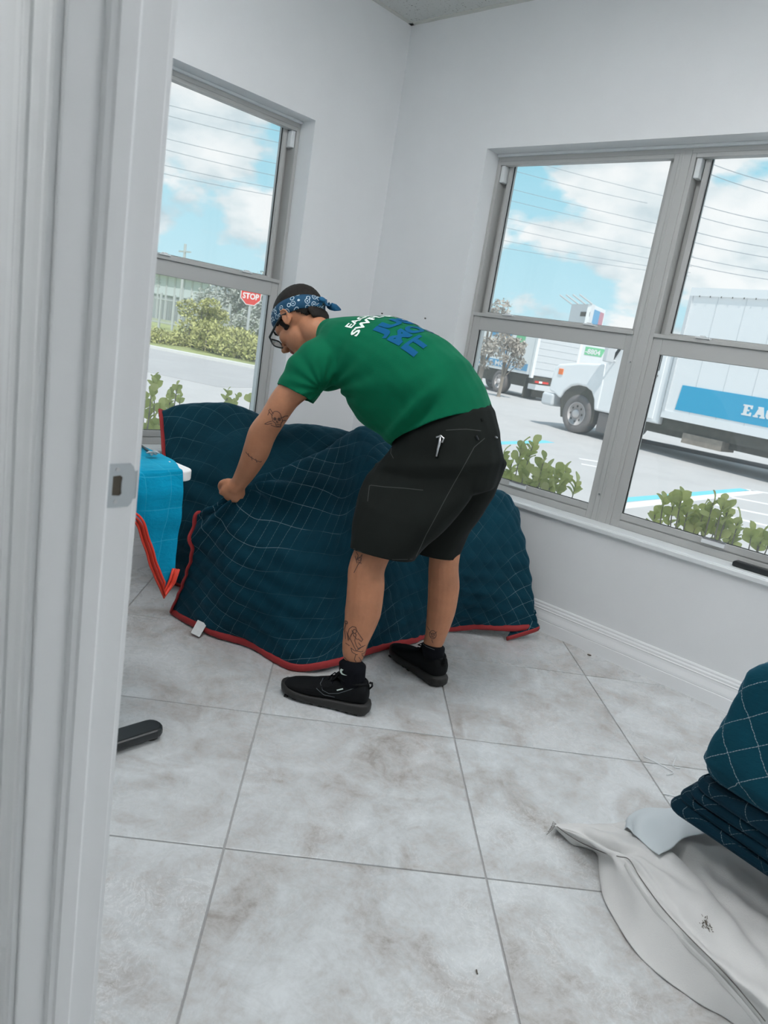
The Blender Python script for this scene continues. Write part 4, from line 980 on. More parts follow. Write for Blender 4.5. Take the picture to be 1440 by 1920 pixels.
def foldC(u, v, g): return .003*np.sin(30*g[..., 1])*(v > .5)+.002*np.sin(40*g[..., 2]+20*g[..., 1])*(v > .5)+.0012*np.sin(90*g[..., 2])
oC, eC = cloth('moving_blanket', rows, 90, 150, M['qcyan'], None, .085, .0018, 0, foldC, .005)
tag(oC, 'bright blue quilted blanket with orange-red binding hanging off the white desk', 'blanket', None)
ob = [Vector(p)+Vector((.004, 0, 0)) for p in eC['v1']]; tip_k = min(range(len(ob)), key=lambda k: ob[k].z)
ob = [p for p in ob if p.y < tipy+.012 and p.x > x1-.02]
ob = sorted(ob, key=lambda p: -p.y)
tipp = Vector((xe+.012, tipy+.004, tipz-.012)); up_ = [Vector((xe+.012, ys[0]-.004, tipz+.055)), Vector((xe+.012, ys[0]-.012, tipz+.022))]
line_ = up_+[tipp]+[p for p in ob if p.y < tipy-.004]
bo = MB().tube(line_, .0125, 8, True, .22).obj('binding', M['orange'], oC, True); bo['label'] = 'orange-red binding'
for dk in (-.008, 0, .008):
    cpts = []
    for k, p in enumerate(line_):
        d = (line_[min(k+1, len(line_)-1)]-line_[max(k-1, 0)]).normalized(); n_ = Vector((1, 0, 0)).cross(d).normalized(); cpts.append(p+n_*dk+Vector((.0022, 0, 0)))
    MB().tube(cpts, .0034, 6).obj('cord', M['orange'], bo, True)
# keys and lanyard
k0 = onz(286, 852, zt+.008)
r = thing('key_bunch', 'bunch of keys with black lanyard lying on the bright blue blanket', 'keys', k0)
pts = [onz(px, py, zt+.009)-k0 for px, py in ((250, 828), (262, 834), (270, 840), (278, 846), (284, 850))]
MB().tube(path(pts, 5), .0045, 6, True, .5).obj('lanyard', M['black'], r, True)
def ring(c, R, r_, n_=16, tilt=0): return [c+Vector((R*math.cos(2*PI*k/n_), R*math.sin(2*PI*k/n_), tilt*math.sin(2*PI*k/n_))) for k in range(n_+1)]
MB().tube(ring(Vector((0, 0, .004)), .013, .001), .0013, 5).obj('key_ring', M['steel'], r)
for k, a in enumerate((-.1, .25, -.5, .5)):
    u = Vector((math.cos(a-.5), math.sin(a-.5), 0)); w2 = Vector((-u.y, u.x, 0)); f = lambda a_, b_, c_: tuple(u*a_*.62+w2*b_*.62+Vector((0, 0, .003+.002*k+c_)))
    MB().prism([(.012, -.010), (.022, -.011), (.030, -.005), (.052, -.004), (.056, 0), (.052, .004), (.030, .005), (.022, .011), (.012, .010)], 0, .0022, f).obj('key', M['steel'], r)
crumb = onz(318, 866, zt+.002); o = MB().ell(crumb, (.004, 0, 0), (0, .002, 0), (0, 0, .0015), 8, 6).obj('crumb', M['tag']); tag(o, 'tiny white crumb on the bright blue blanket beside the keys', 'crumb')

# ---- white woven bag under the folded blankets
z_ = onz
R0 = [z_(1041, 1553, .012), z_(1075, 1582, .003), z_(1118, 1602, .003), z_(1133, 1682, .003), z_(1195, 1788, .003), z_(1290, 1868, .003), z_(1382, 1925, .003), z_(1480, 2010, .003)]
R1 = [z_(1040, 1551, .020), z_(1085, 1576, .030), z_(1135, 1600, .045), z_(1165, 1650, .055), z_(1245, 1745, .06), z_(1335, 1822, .06), z_(1425, 1895, .06), z_(1520, 1985, .06)]
R2 = [z_(1040, 1549, .025), z_(1090, 1568, .050), z_(1140, 1592, .075), z_(1190, 1618, .090), z_(1262, 1706, .095), z_(1345, 1795, .095), z_(1430, 1872, .095), z_(1530, 1955, .095)]
R3 = [z_(1040, 1547, .025), z_(1095, 1556, .055), z_(1160, 1575, .085), z_(1225, 1600, .098), z_(1310, 1672, .105), z_(1385, 1740, .105), z_(1460, 1800, .105), z_(1545, 1880, .105)]
R4 = [z_(1040, 1546, .022), z_(1105, 1548, .045), z_(1180, 1556, .075), z_(1262, 1585, .088), z_(1340, 1640, .088), z_(1420, 1700, .088), z_(1490, 1750, .088), z_(1560, 1830, .088)]
R5 = [z_(1040, 1545, .018), z_(1115, 1545, .030), z_(1180, 1545, .050), z_(1255, 1555, .080), z_(1340, 1590, .086), z_(1420, 1640, .086), z_(1490, 1700, .086), z_(1560, 1760, .086)]
R6 = [z_(1040, 1545, .012), z_(1120, 1548, .003), z_(1175, 1550, .003), z_(1235, 1552, .003), z_(1330, 1560, .003), z_(1420, 1590, .003), z_(1490, 1640, .003), z_(1560, 1700, .003)]
def foldD(u, v, g):
    x, y = g[..., 0], g[..., 1]
    cr = lambda a, b, w, u0, u1: -.012*np.exp(-((v-a-b*u)/w)**2)*np.clip((u-u0)*8, 0, 1)*np.clip((u1-u)*8, 0, 1)
    return cr(.33, .3, .03, .05, .6)+cr(.9, -.5, .03, .1, .9)+cr(.62, .1, .035, .1, .5)+cr(.45, -.12, .03, .12, .75)+cr(.8, -.3, .04, .2, .8)+cr(.2, .25, .04, .3, 1.0)+cr(.72, -.05, .03, .45, 1.1)+.003*np.sin(24*v+5*u)*np.clip(u*5, 0, 1)*np.clip(1.3-u, 0, 1)+.003*np.sin(33*v+17*u)*np.exp(-((u-.3)/.2)**2)+.0015*np.sin(60*u+20*v)*np.clip(u*6, 0, 1)
oD, eD = cloth('storage_bag', [R0, R1, R2, R3, R4, R5, R6], 150, 110, M['bag'], None, 9, 0, 0, foldD, .002)
tag(oD, 'white woven plastic bag lying on the tiles beneath the folded blankets', 'bag')
bvD = BVHTree.FromPolygons([v.co for v in oD.data.vertices], [p.vertices for p in oD.data.polygons])
def onbag(px, py, lift):
    d = (at(px, py, 1)-CAM).normalized(); h_ = bvD.ray_cast(CAM, d); return (h_[0]-d*lift) if h_[0] else onz(px, py, .05)
sm_ = [(1044, 1549), (1062, 1563), (1090, 1580), (1130, 1598), (1160, 1606), (1180, 1612), (1200, 1645), (1240, 1700), (1290, 1755), (1340, 1805), (1390, 1860), (1435, 1915)]
P_ = path([onbag(px, py, .006) for px, py in sm_], 5); MB().tube(P_, .0011, 5).obj('seam_thread', M['thread'], oD)
wd = [onbag(px-9, py+10, .0016) for px, py in sm_[5:]]; P_ = path(wd, 5); MB().tube(P_, .007, 6, True, .3).obj('seam_tape', M['bag'], oD)
c0 = onbag(1327, 1735, .0015)
pm = strokes([[(x_, y_), (x_+rng.normal(0, .002), y_+rng.normal(0, .002))] for x_, y_ in rng.normal(0, .0045, size=(34, 2))], .0009)
stn = wrap(pm, 'stain', c0, RT, UP, M['hole'], oD, bvD, .002, .01)
stn['label'] = 'small dark scuff mark'
tk = at(1040, 1548, 1.93); 
for k in range(5): MB().tube([R0[0]+Vector((0, 0, .012)), R0[0]+Vector((-.012+.004*k, -.008*k+.006, .010)), R0[0]+Vector((-.01+.003*k, -.012*k, .004))], .0008, 4).obj('loose_thread', M['thread'], oD)
# second bag corner, finer weave, behind
S0 = [z_(1175, 1552, .06), z_(1180, 1530, .06), z_(1215, 1516, .05), z_(1262, 1512, .05), z_(1310, 1508, .06), z_(1360, 1500, .06)]
S1 = [z_(1190, 1565, .092), z_(1205, 1545, .10), z_(1240, 1535, .095), z_(1275, 1530, .10), z_(1320, 1530, .10), z_(1370, 1520, .10)]
S2 = [z_(1235, 1605, .105), z_(1258, 1590, .108), z_(1275, 1575, .11), z_(1300, 1565, .11), z_(1340, 1560, .10), z_(1390, 1550, .10)]
Sm = [Vector((p.x-.02, p.y+.02, .003)) for p in S0]
def foldE(u, v, g): return .0025*np.sin(14*u+8*v)+.002*np.sin(20*v+9*u)
oE, eE = cloth('storage_bag', [Sm, S0, S1, S2], 70, 50, M['bagb'], None, 9, 0, 0, foldE, .002)
tag(oE, 'fine-woven white bag corner crumpled behind the larger white bag', 'bag')

# ---- folded blankets on the bag
def slab(name, o0, d1, d2, L1, L2, z0, z1, m, seed, inset=0.0, quilt=.066, amp=.004, topin=.0, lean=(0, 0)):
    rr = random.Random(seed); n = 150; h = z1-z0; rb = min(h*.5, .045)
    prof = []
    for k in range(5): prof.append((.85*k/4 and -(1-.85*k/4)*min(L1, L2)*.5 or -min(L1, L2)*.5, 0))
    for k in range(9): a = PI/2*k/8; prof.append((-rb*(1-math.sin(a)), rb*(1-math.cos(a))))
    m_ = max(2, int(h/.010))
    for k in range(1, m_): prof.append((-topin*(k/m_), rb+(h-2*rb)*k/m_))
    for k in range(9): a = PI/2*k/8; prof.append((-topin-rb*(1-math.cos(a)), h-rb+rb*math.sin(a)))
    for k in range(1, 22): prof.append((-topin-rb-(min(L1, L2)*.5-rb-topin)*k/21, h+.006*math.sin(k/21*PI)))
    o0 = Vector(o0); d1 = Vector(d1).normalized(); d2 = Vector(d2).normalized(); c = o0+d1*L1/2+d2*L2/2
    base = []; cr_ = .04
    per = []
    N4 = n//4
    pts = []
    def edge(p, q):
        for k in range(N4): pts.append((p[0]+(q[0]-p[0])*k/N4, p[1]+(q[1]-p[1])*k/N4))
    a, b = L1/2, L2/2
    edge((-a, -b), (a, -b)); edge((a, -b), (a, b)); edge((a, b), (-a, b)); edge((-a, b), (-a, -b)); n = len(pts)
    def rnd(p):  # rounded-rectangle corners
        x, y = p; ex, ey = abs(x)-(a-cr_), abs(y)-(b-cr_)
        if ex > 0 and ey > 0: k = cr_/max(math.hypot(ex, ey), 1e-6); k = min(k, 1); x = math.copysign(a-cr_+ex*k, x); y = math.copysign(b-cr_+ey*k, y)
        return x, y
    pts = [rnd(p) for p in pts]; per = [0]
    for k in range(1, n+1): p, q = pts[k-1], pts[k % n]; per.append(per[-1]+math.hypot(q[0]-p[0], q[1]-p[1]))
    V, UVs = [], []; vlen = 0; prev = None
    for r_i, (ins, zz_) in enumerate(prof):
        if prev: vlen += math.hypot(ins-prev[0], zz_-prev[1])
        prev = (ins, zz_)
        for k in range(n):
            x, y = pts[k]; sx_, sy_ = max(.002, (a+ins)/a), max(.002, (b+ins)/b); x2, y2 = x*sx_, y*sy_
            u, v = per[k], vlen; q = amp*(abs(math.sin(PI*(u+v)*.7071/quilt))*abs(math.sin(PI*(v-u)*.7071/quilt)))**.45
            wob = noise.noise(Vector((x*5+seed, y*5, zz_*6)))*.012
            nr = Vector((x, y, 0)).normalized() if .12 < zz_/h < .93 else Vector((0, 0, 1 if zz_ > h*.5 else -.3))
            P3 = c+d1*(x2+lean[0]*zz_)+d2*(y2+lean[1]*zz_)+Vector((0, 0, z0+zz_)); nn_ = d1*nr.x+d2*nr.y+Vector((0, 0, nr.z))
            V.append(P3+nn_*(q+wob)); UVs.append((u, v))
    fs = []; R_ = len(prof)
    for i in range(R_-1):
        for k in range(n): j = (k+1) % n; fs.append((i*n+k, i*n+j, (i+1)*n+j, (i+1)*n+k))
    me = bpy.data.meshes.new(name); me.from_pydata([tuple(v) for v in V], [], fs); uvl = me.uv_layers.new(name='UVMap')
    for p in me.polygons:
        for li, vi in zip(p.loop_indices, p.vertices):
            u, v = UVs[vi]
            if vi % n == 0 and any(w % n == n-1 for w in p.vertices): u = per[-1]
            uvl.data[li].uv = (u, v)
    me.update(); return link(name, me, m, None, True)
c0 = onz(1228, 1580, .10); d1 = (onz(1410, 1716, .10)-c0); d1.z = 0; d1.normalize(); d2 = Vector((-d1.y, d1.x, 0))
if d2.y < 0: d2 = -d2
zz0 = .096; lab = ['lowest', 'second from the bottom', 'third from the bottom', 'fourth from the bottom']
for k, (ox, oy, hh) in enumerate(((0, 0, .026), (.004, .012, .026), (.028, .014, .028), (.034, .010, .034))):
    o = slab('folded_blanket', c0+d1*ox+d2*oy, d1, d2, .62, .46, zz0, zz0+hh, M['qdark'], 10+k, amp=.001)
    tag(o, f'thin folded navy blanket, {lab[k]} in the stack on the white bag', 'blanket', 'folded blankets stacked on the white bag'); zz0 += hh-.001
    c_ = o
o = slab('folded_blanket', c0+d1*.040+d2*.012, d1, d2, .60, .46, zz0, zz0+.305, M['qstack'], 31, topin=.015, amp=.005, lean=(.05, .05))
tag(o, 'thick folded teal quilted blanket with white stitching, top of the stack', 'blanket', 'folded blankets stacked on the white bag')

# ---- small things
p0 = ony(1374, 1058, .05); p0 = Vector((p0.x, .05, OZ0+.02))
o = MB().prism([(0, 0), (.30, 0), (.30, .016), (.27, .024), (.012, .024), (0, .018)], 0, .026, lambda a, b, c: (p0.x+a, .035+c, OZ0+.021+b)).obj('window_crank', M['black'], None, bevel=.005, seg=3)
tag(o, 'black bar lying on the window sill at the right edge', 'bar')
q = onz(1105, 1228, .003); o = MB().ell(q, (.009, .003, 0), (-.002, .005, 0), (0, 0, .003), 8, 6).obj('debris_crumb', M['hole']); tag(o, 'small dark crumb on the floor beside the baseboard', 'crumb')
q = onz(893, 1818, .002); o = MB().tube([q, onz(895, 1826, .002)], .0015, 5).obj('debris_crumb', M['hole']); tag(o, 'tiny dark splinter on the tile at the bottom of the floor', 'crumb')
grp = 'clear plastic threads on the floor'
for k, L in enumerate((((1207, 1418), (1235, 1432), (1262, 1448), (1250, 1453)), ((1268, 1418), (1262, 1436), (1275, 1440)), ((1243, 1488), (1270, 1494), (1300, 1505)))):
    o = MB().tube(path([onz(a, b, .003) for a, b in L], 5), .0014, 5).obj('thread', M['strap'])
    tag(o, ('clear plastic thread bent across the tile joint', 'short clear plastic thread beside the bent one on the tiles', 'clear plastic thread just behind the white bag')[k], 'thread', grp)

# ================================================================== THE MAN
man = thing('person', 'man in green t-shirt, charcoal shorts and blue bandana bending over the dark blanket', 'person', (1.43, -1.07, 0))
LAT = Vector((.10, -.99, -.06)).normalized()
def sec(pa, pb, d, a, dors, p=2.2, lat=None, bmin=.04):
    """body section whose outline touches photo pixels pa and pb at depth d"""
    la = (lat or LAT).normalized(); dd = Vector(dors).normalized(); dd = (dd-la*dd.dot(la)).normalized()
    n2 = Vector((pb[0]-pa[0], -(pb[1]-pa[1]))); h = n2.length/2*d/FPX; n2.normalize()
    la_n = la.dot(RT)*n2.x+la.dot(UP)*n2.y; dd_n = dd.dot(RT)*n2.x+dd.dot(UP)*n2.y
    b2 = h*h-(a*la_n)**2; b = math.sqrt(b2)/abs(dd_n) if b2 > 0 else bmin
    b = max(bmin, min(b, .30)); c = at((pa[0]+pb[0])/2, (pa[1]+pb[1])/2, d); return (c, la*a, dd*b, p)

# ---- skin: legs, arms, neck and head as one continuous surface
sk = MB()
fd_ = Vector((-.86, -.42, 0)); fr_ = Vector((-.97, .14, 0))
sk.limb([at(663, 1226, 2.33), at(667, 1200, 2.33), at(680, 1150, 2.33), at(686, 1100, 2.33), at(690, 1057, 2.33), at(727, 985, 2.34), at(800, 880, 2.38)], [.036, .042, .058, .060, .058, .058, .062], 18)
sk.limb([at(811, 1207, 2.62), at(817, 1190, 2.60), at(827, 1145, 2.59), at(832, 1100, 2.58), at(832, 1057, 2.57), at(842, 985, 2.54), at(862, 900, 2.48)], [.034, .038, .051, .056, .053, .056, .062], 18)
armL = [at(606, 678, 2.42), at(570, 715, 2.40), at(537, 745, 2.40), at(511, 785, 2.42), at(492, 813, 2.45), at(480, 847, 2.48), at(465, 878, 2.52), at(450, 903, 2.56), at(440, 916, 2.575)]
sk.limb(armL, [.05, .050, .046, .043, .047, .045, .037, .029, .029], 18)
armR = [at(700, 662, 2.72), at(640, 690, 2.80), at(585, 712, 2.83), at(545, 750, 2.86), at(512, 785, 2.86)]
sk.limb(armR, [.05, .047, .043, .036, .026], 14)
# trunk inside the shirt, carrying neck
def ex(cx, cy, d, a, b, dors, p=2.2):
    dd = Vector(dors).normalized(); dd = (dd-LAT*dd.dot(LAT)).normalized(); return (at(cx, cy, d), LAT*a, dd*b, p)
trunk = [ex(835, 830, 2.40, .13, .10, (.85, 0, .53)), ex(815, 785, 2.40, .13, .12, (.8, 0, .6)), ex(770, 735, 2.42, .14, .13, (.7, 0, .7)), ex(715, 692, 2.47, .15, .12, (.4, 0, .9)), ex(672, 662, 2.51, .14, .075, (.15, 0, 1)), ex(645, 645, 2.54, .10, .055, (.1, 0, 1))]
sk.sections(trunk, 20)
HC = at(562, 602, 2.62); FW = Vector((-.60, -.10, -.79)).normalized(); UH = Vector((-.79, 0, .60)); UH = (UH-FW*UH.dot(FW)).normalized(); LH = UH.cross(FW)
hp_ = lambda x, y, z: HC+FW*x+LH*y+UH*z
sk.ell(hp_(-.012, 0, .030), FW*.100, LH*.078, UH*.090, 24, 16)
sk.ell(hp_(.030, 0, -.045), FW*.062, LH*.058, UH*.070, 20, 12)
sk.ell(hp_(.060, 0, -.092), FW*.028, LH*.030, UH*.024, 16, 10)
sk.ell(hp_(.055, 0, .012), FW*.042, LH*.064, UH*.035, 16, 10)
for s in (1, -1):
    sk.ell(hp_(.058, s*.038, -.028), FW*.030, LH*.024, UH*.026, 12, 8)
    sk.ell(hp_(-.008, s*.079, -.012), FW*.018+LH*s*.006, LH*.006, UH*.031-FW*.006, 14, 10)
    sk.tube([hp_(.006, s*.083, .010), hp_(-.006, s*.088, .019), hp_(-.020, s*.089, .012), hp_(-.026, s*.088, -.004), hp_(-.018, s*.085, -.024), hp_(-.004, s*.081, -.036)], [.004]*6, 8)
sk.tube([hp_(.088, 0, .020), hp_(.104, 0, -.006), hp_(.119, 0, -.030), hp_(.104, 0, -.042)], [.009, .011, .015, .010], 10)
for s in (1, -1): sk.ell(hp_(.103, s*.012, -.034), FW*.010, LH*.008, UH*.008, 10, 8)
nb = at(640, 632, 2.545)
sk.limb([hp_(-.020, 0, -.030), hp_(-.036, 0, -.085), at(613, 632, 2.57), nb, at(668, 655, 2.52)], [.045, .052, .056, .066, .08], 18)
# left fist closed on the cloth: palm, four curled fingers, thumb
wr = at(447, 907, 2.565); fa = (at(430, 934, 2.590)-wr).normalized(); ac = (RT-fa*RT.dot(fa)).normalized(); dn = fa.cross(ac)
if dn.dot(_fw) < 0: dn = -dn          # away from the camera, into the palm
pc = wr+fa*.036
sk.ell(pc, fa*.044, ac*.041, dn*.020, 18, 12); sk.ell(wr+fa*.012, fa*.03, ac*.029, dn*.022, 16, 10)
for k, (off, ln) in enumerate(((-.031, .95), (-.0105, 1.06), (.0105, 1.0), (.030, .82))):
    kn = wr+fa*(.062-.004*abs(k-1.2))+ac*off*1.04-dn*.004
    p1 = kn+(fa*.42+dn*.85)*.036*ln; p2 = p1+(-fa*.65+dn*.55)*.026*ln; p3 = p2+(-fa*.9-dn*.35)*.018*ln
    sk.limb([kn-fa*.03+dn*.004, kn, p1, p2, p3], [.0098, .0112, .0098, .0088, .0078], 10, 3)
t0_ = wr+fa*.018-ac*.030+dn*.008
sk.limb([t0_, t0_-ac*.016+fa*.022+dn*.010, t0_-ac*.012+fa*.046+dn*.022, t0_+ac*.006+fa*.058+dn*.032], [.016, .014, .011, .009], 10, 3)
# right hand, resting on the cloth beyond the arm
wr2 = armR[-1]; f2 = (armR[-1]-armR[-2]).normalized(); a2 = Vector((0, 1, 0)); a2 = (a2-f2*a2.dot(f2)).normalized(); d2_ = f2.cross(a2); d2_ = d2_ if d2_.z < 0 else -d2_
sk.ell(wr2+f2*.03, f2*.042, a2*.036, d2_*.017, 14, 10)
for k in range(4):
    kn = wr2+f2*.062+a2*(-.027+.018*k); sk.limb([kn-f2*.02, kn, kn+f2*.022+d2_*.020, kn+f2*.016+d2_*.040], [.009, .009, .008, .007], 8, 3)
sk.limb([wr2+f2*.01-a2*.026, wr2+f2*.03-a2*.046, wr2+f2*.055-a2*.044+d2_*.02], [.013, .011, .009], 8, 3)
body_me = fused(sk, .0042, 5, .5)
body = link('body', body_me, M['skin'], man, True)
bvS = BVHTree.FromPolygons([v.co for v in body_me.vertices], [p.vertices for p in body_me.polygons])

# ---- eyes, brows, mouth
for s in (1, -1):
    e = MB().ell(hp_(.080, s*.030, -.002), FW*.010, LH*.011, UH*.010, 14, 10).obj('eye', M['whitet'], body, True)
    MB().ell(hp_(.0875, s*.030, -.003), FW*.004, LH*.005, UH*.005, 10, 8).obj('iris', M['hair'], body, True)
    MB().tube([hp_(.094, s*.016, .018), hp_(.096, s*.034, .022), hp_(.084, s*.052, .017)], .0035, 6).obj('eyebrow', M['hair'], body)
MB().tube([hp_(.082, -.022, -.066), hp_(.093, -.008, -.064), hp_(.094, 0, -.0655), hp_(.093, .008, -.064), hp_(.082, .022, -.066)], [.002, .005, .0055, .005, .002], 8).obj('lips', mat('lip_skin', (.34, .12, .09), .5), body, True)

# ---- hair: cropped cap following the skull
hm = MB(); n_, m_ = 90, 60; hv = []
for i in range(m_+1):
    for j in range(n_):
        ph, th = PI*i/m_, 2*PI*j/n_; hv.append((math.sin(ph)*math.cos(th), math.sin(ph)*math.sin(th), math.cos(ph)))
def hkeep(x, y, z):
    if x > .055: return z > .052
    if x > .016: return z > .012 or (abs(y) > .055 and z > -.030 and x < .036)
    if x > -.030: return z > .020
    return z > max(-.062, .020-2.2*(-.030-x))
hf = []
HP = []
for (a, b, c) in hv:
    k = 1+.012*noise.noise(Vector((a*22, b*22, c*22)))
    HP.append((-.012+a*.1045*k, b*.0825*k, .030+c*.0955*k))
for i in range(m_):
    for j in range(n_):
        q = (i*n_+j, i*n_+(j+1) % n_, (i+1)*n_+(j+1) % n_, (i+1)*n_+j); cx = [sum(HP[t][k] for t in q)/4 for k in range(3)]
        if hkeep(*cx): hf.append(q)
me = bpy.data.meshes.new('hair'); me.from_pydata([tuple(hp_(*p)) for p in HP], [], hf); bm = bmesh.new(); bm.from_mesh(me)
bmesh.ops.delete(bm, geom=[v for v in bm.verts if not v.link_faces], context='VERTS'); bmesh.ops.recalc_face_normals(bm, faces=bm.faces); bm.to_mesh(me); bm.free()
hair = link('hair', me, M['hair'], man, True)
s_ = hair.modifiers.new('s', 'SOLIDIFY'); s_.thickness = .008; s_.offset = -1
# nape hair
MB().sections([(hp_(-.084, 0, -.034), LH*.050, FW*.012), (hp_(-.082, 0, -.050), LH*.050, FW*.012), (hp_(-.078, 0, -.066), LH*.044, FW*.010)], 16).obj('nape_hair', M['hair'], hair, True)

# ---- bandana with knot and tail
mb = MB(); rings = []
for j in range(65):
    th = 2*PI*j/64; x, y = math.cos(th), math.sin(th); zc = .048*(x+1)/2-.020*(1-x)/2+.010*abs(y)
    ring_ = []
    wd_ = .027-.006*max(0, -x)
    for (w, t) in ((-1, .0), (-.5, .002), (0, .003), (.5, .002), (1, 0), (1, -.004), (0, -.004), (-1, -.004)):
        z = zc+w*wd_; q = (z-.030)/.0955; rr = math.sqrt(max(.05, 1-q*q)); fo = .0006*math.sin(9*th+5*w)
        ring_.append(hp_(-.012+x*(.1085*rr+t+fo), y*(.0865*rr+t+fo), z))
    rings.append(ring_)
mb.loft(rings, cap=False)
bnd = mb.obj('bandana', M['bandana'], man, True)
kx = hp_(-.122, 0, -.022)
MB().ell(kx, FW*.009, LH*.015, UH*.012, 14, 10).obj('knot', M['bandplain'], bnd, True)
def tail(p0, pts, wds, name):
    P = path([p0]+pts, 5); nn = len(P); rings = []
    for i, p in enumerate(P):
        d = (P[min(i+1, nn-1)]-P[max(i-1, 0)]).normalized(); s = d.cross(LH).normalized(); t = i/(nn-1)
        w = np.interp(t, np.linspace(0, 1, len(wds)), wds); rings.append([p+s*w+LH*.002, p+LH*.004*math.sin(t*6), p-s*w+LH*.002, p-s*w-LH*.001, p-LH*.002, p+s*w-LH*.001])
    return MB().loft(rings).obj(name, M['bandplain'], bnd, True)
kp = at(607, 572, (kx-CAM).dot(_fw))
tail(kx, [at(618, 573, 2.60), at(629, 577, 2.59), at(639, 581, 2.59)], [.007, .013, .012, .002], 'tail')
tail(kx, [at(612, 568, 2.66), at(618, 572, 2.67)], [.007, .012, .004], 'tail')
tail(kx, [at(598, 568, 2.56), at(588, 571, 2.55)], [.010, .014, .012], 'fold')

# ---- glasses
gl = MB()
def rim(s):
    pts = []
    for k in range(25):
        a = 2*PI*k/24; cx_, cy_ = math.cos(a), math.sin(a); e = .55
        pts.append(hp_(.112-.10*abs(s*.034+.024*math.copysign(abs(cx_)**e, cx_))**1.0*.18, s*.034+.025*math.copysign(abs(cx_)**e, cx_), -.010+.019*math.copysign(abs(cy_)**e, cy_)))
    return pts
gl.tube(rim(1), .0026, 8); gl.tube(rim(-1), .0026, 8); gl.tube([hp_(.112, -.010, -.003), hp_(.116, 0, 0), hp_(.112, .010, -.003)], .0024, 6)
for s in (1, -1): gl.tube([hp_(.110, s*.058, -.002), hp_(.098, s*.073, 0), hp_(.05, s*.080, .003), hp_(.0, s*.084, .006), hp_(-.018, s*.085, -.006)], [.0032, .0042, .0038, .003, .0025], 8)
glo = gl.obj('glasses', M['black'], man, True)
for s in (1, -1):
    pts = rim(s)[:-1]; MB().loft([pts, [p-FW*.001 for p in pts]]).obj('lens', M['glass'], glo)

# ---- t-shirt
sh = MB()
def ex(cx, cy, d, a, b, dors, p=2.2):
    dd = Vector(dors).normalized(); dd = (dd-LAT*dd.dot(LAT)).normalized(); return (at(cx, cy, d), LAT*a, dd*b, p)
ST = [sec((741, 842), (931, 800), 2.37, .172, (.85, 0, .53)), sec((736, 832), (930, 781), 2.37, .175, (.85, 0, .53)), ex(816, 775, 2.38, .178, .182, (.80, 0, .6)), ex(788, 745, 2.39, .182, .192, (.72, 0, .7)),
      ex(756, 716, 2.42, .188, .190, (.6, 0, .8)), ex(724, 690, 2.46, .190, .172, (.42, 0, .9)), ex(697, 671, 2.49, .190, .146, (.28, 0, .95)), ex(671, 657, 2.51, .180, .116, (.18, 0, .98)),
      ex(650, 644, 2.53, .145, .090, (.08, 0, 1)), ex(632, 632, 2.55, .098, .066, (0, 0, 1)), ex(618, 627, 2.56, .072, .056, (-.1, 0, 1))]
sh.sections(ST, 28, dome=2)
slL = [at(622, 672, 2.44), at(598, 688, 2.41), at(578, 704, 2.40), at(566, 722, 2.40), at(554, 740, 2.40), at(545, 754, 2.40)]
sh.limb(slL, [.085, .082, .074, .068, .064, .064], 22)
sh.limb([at(690, 655, 2.66), at(672, 672, 2.72), at(645, 685, 2.78), at(622, 698, 2.81), at(606, 704, 2.83)], [.085, .078, .068, .062, .060], 18)
me = fused(sh, .0060, 7, .5)
sd1 = (slL[4]-slL[2]).normalized()
cutaway(me, at(553.5, 737.5, 2.40), sd1-UP*.0+RT*.12, at(546, 752, 2.40), .105)
# open the hem
hn = Vector(ST[0][0])-Vector(ST[2][0]); hn.normalize()
hp1, hp2 = at(738, 833, 2.37), at(929, 783, 2.37)
ax_h = (hp2-hp1).normalized(); no_h = Vector(ST[1][0])-Vector(ST[3][0]); no_h = (no_h-ax_h*no_h.dot(ax_h)).normalized()
cutaway(me, at(834, 810, 2.37), no_h, Vector(ST[0][0]), .30)
ndir = (at(596, 626, 2.58)-at(650, 650, 2.53)).normalized()
cutaway(me, at(612, 624, 2.565), ndir, at(604, 618, 2.57), .085)
waist_c = at(775, 800, 2.35)
def shirt_w(p):
    v = Vector(p); q = noise.noise(v*5.5)*.010+noise.noise(v*12+Vector((3, 1, 2)))*.0045
    # folds fanning from the armpit and around the waist
    ap = v-at(606, 735, 2.40); r_ = ap.length; an = math.atan2(ap.dot(UP), ap.dot(RT)); q += .0035*math.sin(an*13+2)*math.exp(-(r_/.22)**2)*min(1, r_/.05)
    w_ = v-at(762, 812, 2.33); s_ = w_.dot(RT)*.72+w_.dot(UP)*.69; t_ = w_.dot(UP)*.72-w_.dot(RT)*.69
    q += -.020*math.exp(-(t_/.016)**2)*math.exp(-((s_-.04)/.075)**2)+.012*math.exp(-((t_-.035)/.018)**2)*math.exp(-((s_-.05)/.09)**2)
    lb_ = v-at(890, 745, 2.45); q += .004*math.sin(lb_.dot(RT)*150+4*noise.noise(v*9))*math.exp(-(lb_.length/.10)**2)
    return q
wrinkle(me, shirt_w)
shirt = link('t_shirt', me, M['shirt'], man, True)
s_ = shirt.modifiers.new('s', 'SOLIDIFY'); s_.thickness = .003; s_.offset = -1
bvT = BVHTree.FromPolygons([v.co for v in me.vertices], [p.vertices for p in me.polygons])
